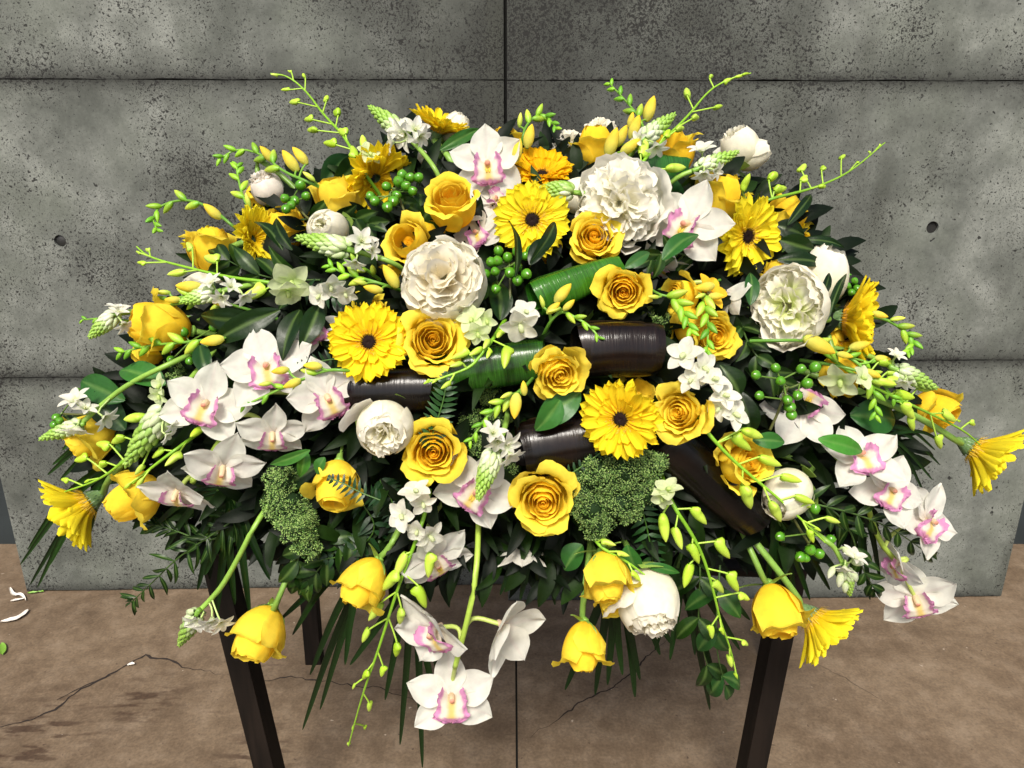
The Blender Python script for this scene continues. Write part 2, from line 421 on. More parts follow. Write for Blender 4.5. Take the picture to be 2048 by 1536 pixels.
# cymbidium orchid
def tepal(L, wd, seed, rec, cup, base_pink=.5, tint=0):
    g = Geo(); tint *= .5
    def fn(u, v):
        hw = wd*1.06*(math.sin(math.pi*min(1, (.06+.94*u)**.85))**.62)*(.6+.4*sm(0, .4, u))*(1-.38*sm(.70, 1, u))
        if u > .98: hw *= .3
        x = .04+L*u*(1+.02*nz(v*2, seed)); y = hw*v+.05*nz(u*2, seed, 2)*u
        z = -rec*u*u + cup*v*v*hw/wd*.5 + .07*nz(u*2.5, v*1.6, seed) - .03*(1-abs(v))*math.sin(u*3)
        return Vector((x, y, z))
    c0 = mix(ORCH, (.82, .50, .42), base_pink*.7)
    def cn(u, v):
        c = mix(c0, mix(ORCH, (.81, .76, .69), tint), sm(0, .28, u)); 
        if int((v+1)*12+.5) % 3 == 0: c = mix(c, (.70, .66, .56), .12)
        if abs(v) < .06: c = mix(c, (.80, .70, .66), .35)
        return c
    return g.grid(fn, cn, 12, 10)
def orchid_parts(parent, L0, s, seed, lip=True, closed=0):
    rnd = random.Random(seed)
    for k, a in enumerate((90, 214, 326)):
        g = tepal(.98*rnd.uniform(.92, 1.04), .335*rnd.uniform(.9, 1.1), seed+k, rnd.uniform(-.05, .25)*(1-closed), .12, .35, rnd.random()*.6)
        part('sepal', g.mesh('sepal', M_WHITE), parent, L0 @ SC(s) @ Matrix.Rotation(R_(a+rnd.uniform(-9, 9)), 4, 'Z') @ Matrix.Rotation(-closed, 4, 'Y'))
    for k, a in enumerate((22, 158)):
        g = tepal(.94*rnd.uniform(.92, 1.04), .345*rnd.uniform(.9, 1.1), seed+9+k, rnd.uniform(-.2, .15)*(1-closed), .10, .35, rnd.random()*.6)
        part('petal', g.mesh('petal', M_WHITE), parent, L0 @ SC(s) @ Matrix.Translation((0, 0, .02)) @ Matrix.Rotation(R_(a+rnd.uniform(-10, 10)), 4, 'Z') @ Matrix.Rotation(-closed*1.2, 4, 'Y') @ Matrix.Rotation(.2*(1 if k else -1), 4, 'X'))
    if lip:
        g = Geo()
        def ctr(u):
            pts = [(.05, .02), (-.05, .17), (-.18, .25), (-.33, .25), (-.46, .15)]
            f = u*4; i = min(3, int(f)); q = f-i
            return pts[i][0]*(1-q)+pts[i+1][0]*q, pts[i][1]*(1-q)+pts[i+1][1]*q
        def fn(u, v):
            y, z = ctr(u); hw = (.25+.14*math.sin(u*2.4))*(1 if u < .78 else math.sqrt(max(.03, 1-((u-.78)/.225)**2)))
            if .48 < u < .64: hw *= .86
            fr = sm(.55, 1, abs(v))*.04+sm(.8, 1, u)*.04
            side = (1-sm(.35, .75, u))
            x = hw*v*(1-.18*side*v*v)+fr*nz(u*9, v*7, seed)*1.6
            return Vector((x, y+.22*v*v*side+fr*nz(u*9, v*7, seed+5)*1.6, z+.20*v*v*side-.05*v*v*(1-side)+fr*2*nz(u*9, v*7, seed+9)))
        def cn(u, v):
            e = max(sm(.60, .76, abs(v)+.10*nz(u*8, v*5, seed)), sm(.76, .86, u+.06*nz(u*3, v*7, seed)))
            inner = mix((.86, .66, .22), (.90, .84, .72), sm(.05, .4, abs(v)))
            c = mix(inner, (.72, .24, .56), e*.85)
            return c
        g.grid(fn, cn, 22, 22); part('lip', g.mesh('lip', M_WHITE), parent, L0 @ SC(s))
        g = Geo(); g.tube(chaikin([(0, .03, -.02), (0, .05, .16), (0, -.01, .30)], 1), [.075, .07, .065, .06, .055, .05][:4], lambda u: mix((.86, .74, .5), (.8, .4, .3), sm(.8, 1, u)), 10)
        for sx in (-1, 1): g.tube([(sx*.035, -.10, .22), (sx*.03, -.17, .25), (sx*.03, -.22, .24)], [.02, .03, .015], (.9, .72, .12), 6)
        return g
    return None
def orchid(px, py, R, dr, tilt, label, spin=0, dd=0, lip=True, closed=0, stem=None):
    R *= 1.13
    M = frame(px, py, dr, tilt, spin, dd); s = px2m(px, py, R, dd)
    t = thing('orchid', label, 'orchid', M, 'white orchids with pink lips')
    g = orchid_parts(t, IDM, s, int(px+py), lip, closed)
    if g: part('column', g.mesh('column', M_WHITE), t, SC(s))
    stem_to(t, M, s, -.03, stem, rad=.0032, col=(.4, .5, .12))
def orchid_spray(stempts, flowers, label):
    w_ = [P(*p) for p in stempts]
    t = thing('orchid_spray', label, 'orchid spray', Matrix.Translation(w_[0]), 'white orchids with pink lips')
    sg = chaikin(w_, 2); g = Geo().tube(sg, .0038, (.36, .52, .07), 8)
    for (px, py, R, dr, tilt, spin, dd, lip, closed) in flowers:
        M = frame(px, py, dr, tilt, spin, dd); s = px2m(px, py, R, dd)
        b = M @ Vector((0, 0, -.02*s)); n_ = min(sg, key=lambda p: (p-b).length)
        ax = M.to_3x3() @ Vector((0, 0, 1)); g.tube(chaikin([n_, (n_+b)/2-ax*.02, b], 2), .0032, (.42, .52, .12), 7)
    wpart('stem', g, M_GREEN, t)
    inv = WM[t.name].inverted()
    for (px, py, R, dr, tilt, spin, dd, lip, closed) in flowers:
        R *= 1.10; M = frame(px, py, dr, tilt, spin, dd); s = px2m(px, py, R, dd)
        f = Geo().tube([(0, 0, -.12), (0, 0, -.02), (0, 0, .02)], [.05, .07, .06], (.8, .6, .45), 10)
        f2 = Geo().tube(chaikin([(0, .03, -.02), (0, .05, .16), (0, -.01, .30)], 1), [.075, .07, .06, .05], lambda u: mix((.86, .74, .5), (.8, .4, .3), sm(.8, 1, u)), 10)
        if lip: f.merge(f2)
        f.V = [Vector(v)*s for v in f.V]
        o = part('flower', f.mesh('flower', M_WHITE), t, inv @ M)
        g2 = orchid_parts(o, IDM, s, int(px+py), lip, closed)
    return t

# ------------------------------------------------------------------ buds, sprays
def bud_geo(L, wd, c0, c1, chin=0, seed=0, bend=.1, n=8, grooves=3):
    g = Geo()
    def fn(u, v):
        a = v*math.pi; r = wd*max(0, math.sin(math.pi*(.04+.955*u)**.9))**.62*(1-.2*u)+.02*wd
        r *= 1+.06*math.cos(a*grooves)
        x = r*math.cos(a)+bend*L*u*u; y = r*math.sin(a)
        if chin: x -= chin*L*math.exp(-((u-.18)/.13)**2)*max(0, -math.cos(a))
        return Vector((x, y, L*u))
    return g.grid(fn, lambda u, v: mix(c0, c1, u), 8, n, True)
def orient(p, d, roll=0):
    d = d.normalized(); x = d.cross(Vector((.2, -.9, .3)))
    if x.length < .1: x = d.cross(Vector((1, 0, 0)))
    x.normalize(); y = d.cross(x); M = Matrix((x, y, d)).transposed().to_4x4() @ Matrix.Rotation(roll, 4, 'Z'); M.translation = p
    return M
def floret_geo(seed, col, c2, L=1, n=5, wd=.26, cup=.35, lip=True):
    g = Geo(); rnd = random.Random(seed)
    for k in range(n):
        a = 2*math.pi*k/n+.3; wk = wd*(1.25 if (k % 2 and lip) else 1)*rnd.uniform(.85, 1.15); cu = cup+rnd.uniform(-.25, .25)
        def fn(u, v):
            hw = wk*math.sin(math.pi*(.05+.93*u)**.8)**.7; r = .03+L*u*math.cos(cu*(1-u*.9)); z = L*math.sin(cu)*u*(1-.5*u)+.12*v*v*hw/wk+.06*nz(u*2, v, seed+k)
            return Vector((r*math.cos(a)-hw*v*math.sin(a), r*math.sin(a)+hw*v*math.cos(a), z))
        g.grid(fn, lambda u, v: mix(c2, col, sm(0, .5, u)), 7, 5)
    if lip:
        g.tube([(0, 0, 0), (0, -.05, .2), (0, -.22, .32), (0, -.34, .28)], [.08, .14, .13, .03], mix(c2, (.6, .75, .2), .4), 7)
    else:
        for k in range(6):
            a = k*1.047; g.tube([(0, 0, .05), (.12*math.cos(a), .12*math.sin(a), .3)], [.02, .025], (.85, .82, .55), 4)
        g.tube([(0, 0, 0), (0, 0, .16), (0, 0, .26)], [.08, .1, .03], (.35, .45, .12), 6)
    return g
def nearest(sg, p, back):
    i = min(range(len(sg)), key=lambda k: (sg[k]-p).length); return sg[max(0, i-back)], (sg[min(len(sg)-1, i+1)]-sg[max(0, i-1)]).normalized()
def dendrobium(stempts, buds, florets, label, rad=.0031):
    """stem from base to tip; buds (px,py,length px); florets (px,py,R,dir,tilt)"""
    w_ = [P(p[0], p[1], p[2] if len(p) > 2 else -.03) for p in stempts]
    dds = stempts[-1][2] if len(stempts[-1]) > 2 else -.03
    t = thing('dendrobium_spray', label, 'orchid spray', Matrix.Translation(w_[0]), 'green-budded orchid sprays')
    sg = chaikin(w_, 3); n = len(sg)
    g = Geo().tube(sg, [rad*(1-.72*i/n) for i in range(n)], lambda u: mix((.17, .40, .02), (.32, .60, .04), u), 7)
    bl = []
    for k, b in enumerate(buds):
        rnd = random.Random(k*31+int(b[0])); px, py, L = b[:3]; Lm = px2m(px, py, L, dds)
        p = P(px, py, dds+rnd.uniform(-.012, .004)); a, td = nearest(sg, p, 3)
        out = (p-a); d = (out.normalized()*.9+td*.8+Vector((0, 0, -.25))).normalized() if out.length > Lm*.7 else (td+out.normalized()*.35).normalized()
        b0 = p-d*Lm*.5; mid = a.lerp(b0, .55)+(out.normalized()-d*.4)*(out.length*.15)
        g.tube(chaikin([a, mid, b0, b0+d*Lm*.1], 2), .0013, (.42, .66, .07), 5)
        bl.append((b0, d, Lm, rnd))
    wpart('stem', g, M_GREEN, t); inv = WM[t.name].inverted()
    for b0, d, Lm, rnd in bl:
        c = rnd.random(); gg = bud_geo(1, .205, mix((.36, .62, .02), (.48, .72, .07), c), mix((.50, .70, .04), (.64, .78, .13), c), .22, bend=.12, n=10)
        part('bud', gg.mesh('bud', M_GREEN), t, inv @ orient(b0, d, rnd.uniform(0, 6.28)) @ SC(Lm*1.2*rnd.uniform(.9, 1.1)))
    for k, f in enumerate(florets):
        px, py, R, dr, tilt = f[:5]; M = frame(px, py, dr, tilt, (px*37) % 90-30, dds-.015)
        cc = (.66, .78, .36) if len(f) > 5 else (.80, .82, .66)
        gg = floret_geo(int(px), mix(WHITE, cc, .25 if len(f) <= 5 else .7), cc, 1, 5, .37, .35)
        part('floret', gg.mesh('floret', M_WHITE), t, inv @ M @ SC(px2m(px, py, R, dds)))
def freesia(stempts, yellows, label, tipn=9, rad=.0024, bl=20, opens=(), lo=.0):
    """stem base to tip; small green buds alternate toward the tip; yellows (px,py,length px,angle deg in image)"""
    bl *= 1.22; dds = stempts[-1][2] if len(stempts[-1]) > 2 else -.03
    w_ = [P(p[0], p[1], p[2] if len(p) > 2 else -.03) for p in stempts]
    t = thing('freesia_spray', label, 'freesia', Matrix.Translation(w_[0]), 'budding yellow freesia sprays')
    sg = chaikin(w_, 3); n = len(sg)
    g = Geo().tube(sg, [rad*(1.1-.6*i/n) for i in range(n)], lambda u: mix((.10, .28, .03), (.22, .44, .05), u), 7)
    wpart('stem', g, M_GREEN, t); inv = WM[t.name].inverted(); sz = px2m(stempts[-1][0], stempts[-1][1], 1, dds)
    tc = (CAM-sg[-1]).normalized()
    for k in range(tipn):
        u = lo+(1-lo)*(1-(k/tipn)*.92)*1.0 if not yellows else 1-(k/tipn)*.62
        i = min(n-1, int(u*(n-1))); p = sg[i]; td = (sg[min(n-1, i+1)]-sg[max(0, i-1)]).normalized(); side = td.cross(tc).normalized()*(1 if k % 2 else -1)
        d = (td+side*.55+tc*.15).normalized(); L = bl*sz*(.7+.75*k/tipn); y = sm(.35, 1, k/tipn)
        for q in range(2):
            cg = mix((.12, .36, .02), (.30, .60, .03), random.random()); ct = mix(cg, (.62, .66, .08), y)
            if q: L *= .55
            gg = bud_geo(1, .23 if not q else .27, (.16, .38, .035) if q else cg, ct, 0, bend=.06*(1 if k % 2 else -1))
            part('bud' if not q else 'bract', gg.mesh('bud', M_GREEN), t, inv @ orient(p, d if not q else (td+side*.3).normalized(), 0) @ SC(L))
    for (px, py, L, an) in yellows:
        p = P(px, py, dds-.012); a = R_(an); d = (RT*math.cos(a)+UP*math.sin(a)+tc*.25).normalized(); Lm = px2m(px, py, L, dds)
        green = L < 30
        gg = bud_geo(1, .2, (.34, .50, .06), (.74, .76, .09) if green else (.95, .70, .05), 0, bend=.08, n=10)
        if not green:
            gg = bud_geo(1, .25, (.74, .76, .16), (.96, .70, .05), 0, bend=.06, n=10, grooves=3)
        b0 = p-d*Lm*.5; o = part('bud', gg.mesh('bud', M_GREEN if green else M_PETAL), t, inv @ orient(b0, d, random.random()*6) @ SC(Lm))
        a_, td = nearest(sg, b0, 2); g2 = Geo().tube(chaikin([a_, (a_+b0)/2+td*.004, b0+d*Lm*.06], 1), [.0016]*4, (.2, .42, .05), 5)
        g2.merge(bud_geo(1, .24, (.2, .42, .04), (.3, .52, .06)), orient(b0-d*Lm*.04, d) @ SC(Lm*.3)); wpart('bract', g2, M_GREEN, t)
    for (px, py, R, dr, tilt) in opens:
        M = frame(px, py, dr, tilt, (px*37) % 90, dds+.01)
        gg = floret_geo(int(px), (.93, .60, .04), (.9, .45, .02), 1, 6, .36, .95, False); part('floret', gg.mesh('floret', M_PETAL), t, inv @ M @ SC(px2m(px, py, R, dds)))

def star_spike(tip, base, wid, label, florets=(), stem=None, white=.12, dd=-.045, buds=()):
    """chincherinchee: a green cone of scales with white flowers below it"""
    a = P(base[0], base[1], dd); b = P(tip[0], tip[1], dd); ax = b-a; L = ax.length; W = px2m(tip[0], tip[1], wid*1.15, dd)
    M = orient(a, ax); rnd = random.Random(int(tip[0]))
    t = thing('star_flower_spike', label, 'star flower', M, 'green and white star flower spikes')
    g = Geo(); n = 76
    for k in range(n):
        u = k/n; th = k*2.39996; r = W*.42*(1-u**2.2)*(.75+.25*math.sin(u*3)); z = L*(u**.95)*.93
        c = mix(mix((.62, .72, .40), (.80, .82, .66), rnd.random()), mix((.28, .50, .06), (.40, .60, .12), rnd.random()), sm(white*.4, white+.35, u+rnd.uniform(-.12, .12)))
        d = Vector((math.cos(th)*.55, math.sin(th)*.55, 1)).normalized(); s_ = W*.42*(1.15-.75*u)
        g.merge(bud_geo(1, .3, mix(c, (.2, .4, .05), .35), c, 0, bend=0, n=6), orient(Vector((r*.55*math.cos(th), r*.55*math.sin(th), z)), d) @ SC(s_*1.35))
    g.tube([(0, 0, -.01), (0, 0, L*.9)], [W*.14, W*.05], (.2, .4, .05), 6)
    part('bud_cone', g.mesh('bud_cone', M_GREEN), t, None, 'stuff')
    inv = WM[t.name].inverted(); sp = [a]+[P(p[0], p[1], p[2] if len(p) > 2 else dd+.02) for p in (stem or [])]
    if not stem: sp = [a, a-ax.normalized()*.05, (a-ax.normalized()*.05).lerp(at_depth(1024, 800, 1.15), .3)]
    sg = chaikin(sp, 2); gs = Geo().tube(sg, .0036, (.26, .46, .07), 8)
    for (px, py, R, dr, tl) in florets:
        R *= 1.15; Mf = frame(px, py, dr, tl, rnd.uniform(0, 60), dd-.01); s = px2m(px, py, R, dd)
        gs.tube(chaikin([nearest(sg, Mf.translation, 0)[0], Mf.translation-(Mf.to_3x3() @ Vector((0, 0, 1)))*s*.5, Mf.translation], 1), .0014, (.45, .60, .2), 5)
        gg = floret_geo(int(px*3+py), WHITE, (.66, .76, .42), 1, 6, .27, .75 if tl < 60 else 1.15, False)
        part('floret', gg.mesh('floret', M_WHITE), t, inv @ Mf @ SC(s))
    for (px, py, L_) in buds:
        p = P(px, py, dd-.01); n_, td = nearest(sg+[b], p, 0); d = ((p-n_).normalized()+ax.normalized()*.6+Vector((0, 0, -.3))).normalized(); Lm = px2m(px, py, L_, dd)
        gs.tube([n_, p-d*Lm*.5], .0013, (.45, .6, .2), 5)
        gg = bud_geo(1, .27, (.66, .76, .42), (.86, .88, .76), 0, bend=0, n=8); part('bud', gg.mesh('bud', M_WHITE), t, inv @ orient(p-d*Lm*.5, d) @ SC(Lm))
    wpart('stem', gs, M_GREEN, t)

def berries(root, pts, label, r=10.5, dd=-.03, leaves=()):
    w0 = P(root[0], root[1], dd+.03); t = thing('berry_sprig', label, 'berries', Matrix.Translation(w0), 'sprigs of green berries')
    inv = WM[t.name].inverted(); g = Geo(); rnd = random.Random(int(root[0])); cen = P(sum(p[0] for p in pts)/len(pts), sum(p[1] for p in pts)/len(pts), dd+.012)
    g.tube(chaikin([w0, w0.lerp(cen, .5)+Vector((0, 0, -.005)), cen], 2), .0018, (.10, .11, .03), 6); subc = []
    for k in range(0, len(pts), 3):
        ch = pts[k:k+3]; q = P(sum(p[0] for p in ch)/len(ch), sum(p[1] for p in ch)/len(ch), dd+.010); q = q.lerp(cen, .35); subc.append(q)
        g.tube(chaikin([cen, cen.lerp(q, .5)+Vector((rnd.uniform(-.004, .004), 0, rnd.uniform(-.004, .004))), q], 2), .0014, (.10, .15, .03), 5)
    bg = Geo()
    def fn(u, v):
        a = v*math.pi; th = u*math.pi; rr = math.sin(th)*(1+.05*math.cos(3*a)); z = -math.cos(th)*1.08+(.12*sm(.93, 1, u)); return Vector((rr*math.cos(a), rr*math.sin(a), z))
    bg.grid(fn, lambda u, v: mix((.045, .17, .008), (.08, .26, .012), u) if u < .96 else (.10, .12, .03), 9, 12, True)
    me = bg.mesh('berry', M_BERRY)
    for k, (px, py) in enumerate(pts):
        p = P(px, py, dd+rnd.uniform(-.012, .004)); d = ((p-subc[k//3]).normalized()+(CAM-p).normalized()*.5+Vector((0, 0, .2))).normalized(); rm = px2m(px, py, r*rnd.uniform(.85, 1.08), dd)
        g.tube(chaikin([subc[k//3], subc[k//3].lerp(p, .6)-d*.004, p-d*rm], 1), .0011, (.14, .26, .04), 5)
        for q in range(4):
            a = q*1.57+k; Mq = orient(p-d*rm*.95, d) @ Matrix.Rotation(a, 4, 'Z')
            g.grid(lambda u, v: Mq @ Vector((rm*(.1+1.0*u), rm*.38*v*math.sin(math.pi*(.1+.85*u)), rm*(.7*u*u))), lambda u, v: (.10, .26, .03), 3, 2)
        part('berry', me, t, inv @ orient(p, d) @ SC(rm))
    for (x0, y0, x1, y1, wl) in leaves: leaf_into(g, P(x0, y0, dd+.01), P(x1, y1, dd+.005), px2m(x0, y0, wl, dd), (.035, .11, .015), k)
    wpart('stem', g, M_GREEN, t)
m, n, l, b = new_mat('berry_skin'); a = n.new('ShaderNodeAttribute'); a.attribute_name = 'Col'; l.new(a.outputs['Color'], b.inputs['Base Color'])
b.inputs['Roughness'].default_value = .22; b.inputs['Specular IOR Level'].default_value = .6; M_BERRY = m

# ------------------------------------------------------------------ leaves
def leaf_into(g, a, b, hw, col, seed=0, fold=.25, curl=.12, nu=8, nv=4, face=None, shape=.85, vein=True, tipc=None):
    ax = b-a; L = ax.length; d = ax.normalized(); tc = face or (CAM-a).normalized()
    rnd = random.Random(seed); tc = (tc+Vector((rnd.uniform(-.5, .5), rnd.uniform(-.3, .3), rnd.uniform(-.3, .5)))).normalized()
    x = d.cross(tc).normalized(); nn = x.cross(d); sg_ = rnd.choice((-1, 1))
    def fn(u, v):
        h = hw*(math.sin(math.pi*(.03+.955*u**shape))**.85); arch = curl*L*math.sin(u*math.pi*.9)
        return a+d*(L*u)+x*(h*v+.05*L*sg_*math.sin(u*2.8)*curl*3)+nn*(arch+fold*h*abs(v)+.02*L*nz(u*4, v*2, seed)-curl*L*.5*u*u)
    lc = mix(col, (.25, .4, .1), .22)
    def cn(u, v):
        c = col if not (vein and abs(v) < .1) else lc
        return mix(c, tipc, u) if tipc else c
    g.grid(fn, cn, nu, nv if not vein else max(nv, 6))
def leaf(a, b, hw, label, col=DGRN, dd=-.01, fold=.25, curl=.12, seed=None, name='leaf', shape=.85, dd2=None):
    g = Geo(); A = P(a[0], a[1], dd); B = P(b[0], b[1], dd if dd2 is None else dd2)
    leaf_into(g, A, B, px2m(a[0], a[1], hw, dd), col, seed if seed is not None else int(a[0]+b[1]), fold, curl, 14, 8, shape=shape)
    solo(name, g, M_LEAF, label, 'leaf', 'single leaves among the flowers')
def sprig(stempts, n, L, hw, label, name='ruscus_sprig', cat='foliage', col=DGRN, dd=.0, both=True, ang=50, lo=.15, group='leafy sprigs in the arrangement', mat=None):
    w_ = [P(p[0], p[1], p[2] if len(p) > 2 else dd) for p in stempts]; t = thing(name, label, cat, Matrix.Translation(w_[0]), group)
    sg = chaikin(w_, 3); N = len(sg); g = Geo().tube(sg, [.0017*(1-.6*i/N) for i in range(N)], mix(col, (.1, .2, .04), .5), 5); wpart('stem', g, M_GREEN, t)
    tc = (CAM-w_[0]).normalized(); sz = px2m(stempts[0][0], stempts[0][1], 1, dd)
    for k in range(n):
        u = lo+(1-lo)*(k+.5)/n; i = min(N-2, int(u*(N-1))); p = sg[i]; td = (sg[i+1]-sg[max(0, i-1)]).normalized(); side = td.cross(tc).normalized()
        rr = random.Random(k+int(stempts[0][0]*3))
        for sgn in ((-1, 1) if both else ((1 if k % 2 else -1),)):
            a = R_(ang*(1-.4*u)+rr.uniform(-12, 12)); d = td*math.cos(a)+side*sgn*math.sin(a)+tc*rr.uniform(-.25, .25)+Vector((0, 0, -.12)); l_ = L*sz*rr.uniform(.8, 1.15)*(1-.35*u*u)
            gg = Geo(); leaf_into(gg, p, p+d.normalized()*l_, hw*sz, mix(col, MGRN, rr.random()*.3), k*7+int(stempts[0][0]), .2, .14)
            wpart('leaf', gg, M_LEAF, t)
    gg = Geo(); leaf_into(gg, sg[-1], sg[-1]+(sg[-1]-sg[-3]).normalized()*L*sz*.7, hw*sz*.8, col, 5, .2, .1); wpart('leaf', gg, M_LEAF, t)
def frond(root, tips, wd, label, dd=.03, col=(.006, .022, .004), sag=40, group='palm fronds hanging below the flowers', ddt=0.0, lit=None):
    w0 = P(root[0], root[1], dd); t = thing('palm_frond', label, 'palm frond', Matrix.Translation(w0), group)
    r1 = P((root[0]*3+tips[len(tips)//2][0])/4, (root[1]*3+tips[len(tips)//2][1])/4, dd)
    wpart('stem', Geo().tube([w0, r1], .003, (.05, .12, .02), 6), M_GREEN, t)
    for k, tp in enumerate(tips):
        a = w0.lerp(r1, k/len(tips)); b = P(tp[0], tp[1], dd+ddt+.02*nz(k, root[0]*.1)); mid = (a+b)/2+Vector((0, 0, px2m(*root, sag)))+RT*(.02*nz(k*.7, 3))
        pts = chaikin([a, mid, b], 3); n_ = len(pts); g = Geo(); W = px2m(*root, wd*(1+.3*nz(k, 9))); tcc = (CAM-a).normalized()
        def fn(u, v):
            i = min(n_-1, int(u*(n_-1)+.5)); p = pts[i]; td = (pts[min(n_-1, i+1)]-pts[max(0, i-1)]).normalized(); x = td.cross(tcc).normalized(); nn = x.cross(td)
            h = W*(.3+.7*sm(0, .25, u))*(1-u**3)+.0002; return p+x*h*v+nn*h*.5*abs(v)
        c = mix(col, MGRN, .25*abs(nz(k*1.3, 5))) if not lit else mix(col, lit, abs(nz(k*1.7, 5))*1.6)
        g.grid(fn, lambda u, v: c, n_-1, 4); wpart('leaflet', g, M_LEAF, t)
def fern(stempts, L, label, dd=-.03, n=16, col=(.010, .04, .010)):
    w_ = [P(p[0], p[1], dd) for p in stempts]; sg = chaikin(w_, 3); N = len(sg); tc = (CAM-w_[0]).normalized(); sz = px2m(*stempts[0][:2], 1, dd)
    t = thing('fern_frond', label, 'fern', Matrix.Translation(w_[0]), 'fern fronds among the flowers')
    wpart('stem', Geo().tube(sg, .0010, mix(col, GRN, .3), 5), M_GREEN, t)
    for k in range(n):
        u = .05+.93*k/n; f = u*(N-1); i = min(N-2, int(f)); p = sg[i].lerp(sg[i+1], f-i); td = (sg[i+1]-sg[i]).normalized(); side = td.cross(tc).normalized(); ln = L*sz*(math.sin(math.pi*(.25+.72*u)))
        for s_ in (-1, 1):
            gg = Geo(); leaf_into(gg, p, p+(td*.45+side*s_).normalized()*ln, sz*L*.13, col, k, .1, .06, 5, 2, vein=False, shape=.6); wpart('pinna', gg, M_LEAF, t)

def roll(a, b, ra, rb, label, col, dd=0, turns=1.3, hl=None, flat=.68, name='rolled_leaf', phase=None, bow=.0):
    """a broad strap leaf rolled loosely into a tube: axis from a to b, fine veins run round it"""
    A = P(a[0], a[1], dd); B = P(b[0], b[1], dd); ax = B-A; L = ax.length; d = ax.normalized(); tc = (CAM-A); tc = (tc-d*tc.dot(d)).normalized(); sd_ = d.cross(tc)
    M2 = Matrix((tc, sd_, d)).transposed().to_4x4(); M2.translation = A; Ra = px2m(a[0], a[1], ra, dd); Rb = px2m(b[0], b[1], rb, dd); g = Geo(); ph = phase if phase is not None else 2.2
    def fn(u, v):
        q = (v+1)/2; th = ph+q*turns*2*math.pi; k = 1-.36*(1-q); r = (Ra*(1-u)+Rb*u)*k*(1+.05*nz(u*2.2, th*.6, a[0]))
        r -= Ra*(.04*(2*u-1)**2+.06*sm(.85, 1, u)**2+.06*(1-sm(0, .15, u))**2)
        z = u*L+Ra*(.16*nz(th*.7, u*1.5, a[1])+.42*(.6-q)*(2*u-1))
        return Vector((flat*r*math.cos(th)+bow*Ra*math.sin(math.pi*u), r*math.sin(th), z))
    def cn(u, v):
        c = mix(col, hl or col, .5+.5*math.sin(v*5+a[0]+2*nz(u*3, v*3)))
        return mix(c, (.10, .07, .03), .5*sm(.975, 1, v)) if col[1] < .01 else mix(c, (.12, .3, .05), .5*sm(.96, 1, abs(v)))
    g.grid(fn, cn, 36, 72)
    me = g.mesh(name, M_ROLL); o = bpy.data.objects.new(name, me); COL.objects.link(o); o.matrix_basis = M2; WM[o.name] = M2
    o['label'] = label; o['category'] = 'rolled leaf'; o['group'] = 'broad leaves rolled into tubes'
    return o

def fuzz(cx, cy, path, label, n, bl=.0045, dd=-.02, cols=((.26, .44, .10), (.12, .27, .05), (.42, .60, .18), (.02, .06, .015))):
    """trachelium: a lumpy head of countless tiny green buds; path = list of (px,py,radius px)"""
    t = thing('green_filler_flower', label, 'filler flower', Matrix.Translation(P(cx, cy, dd)), 'heads of tiny green filler buds')
    rnd = random.Random(int(cx)); g = Geo(); gb = Geo()
    for k, (x, y, r) in enumerate(path):
        c = P(x, y, dd+.02); rm = px2m(x, y, r, dd)
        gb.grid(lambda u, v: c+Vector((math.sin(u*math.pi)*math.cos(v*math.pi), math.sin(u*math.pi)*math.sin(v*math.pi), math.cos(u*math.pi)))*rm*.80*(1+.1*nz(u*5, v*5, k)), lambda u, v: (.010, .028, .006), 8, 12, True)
    tot = sum(p[2]**2 for p in path)
    for (x, y, r) in path:
        c = P(x, y, dd+.02); rm = px2m(x, y, r, dd); tc = (CAM-c).normalized(); subs = []
        for k in range(int(9+r*.55)):
            d = Vector((rnd.gauss(0, 1), rnd.gauss(0, 1), rnd.gauss(0, 1))).normalized()
            if d.dot(tc) < -.1: d = -d
            subs.append((d, c+d*rm*rnd.uniform(.70, .98), rm*rnd.uniform(.20, .36)))
        per = int(n*r*r/tot/len(subs))
        for (ds, cs, rs) in subs:
            for _ in range(per):
                d = (Vector((rnd.gauss(0, 1), rnd.gauss(0, 1), rnd.gauss(0, 1))).normalized()+ds*.7).normalized()
                p = cs+d*rs*rnd.uniform(.55, 1.0); q = (d+Vector((rnd.gauss(0, .35), rnd.gauss(0, .35), rnd.gauss(0, .35)+.15))).normalized(); L = bl*rnd.uniform(.5, 1.15)
                x_ = q.cross(tc).normalized()*.0008; y_ = q.cross(x_).normalized()*.0008; b = len(g.V); cl = rnd.choice(cols); cl2 = mix(cl, (.5, .66, .25), .45*rnd.random())
                g.V += [p, p+q*L*.6+x_, p+q*L*.6-x_*.5+y_, p+q*L*.6-x_*.5-y_, p+q*L]; g.C += [mix(cl, (.02, .06, .01), .5), cl, cl, cl, cl2]
                g.F += [(b, b+1, b+2), (b, b+2, b+3), (b, b+3, b+1), (b+4, b+2, b+1), (b+4, b+3, b+2), (b+4, b+1, b+3)]
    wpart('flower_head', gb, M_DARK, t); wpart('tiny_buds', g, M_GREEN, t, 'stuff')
    core = at_depth(1024, 820, 1.18); p0 = P(cx, cy, dd+.03); wpart('stem', Geo().tube([p0, p0.lerp(core, .4)], .003, (.08, .16, .03), 6), M_GREEN, t)

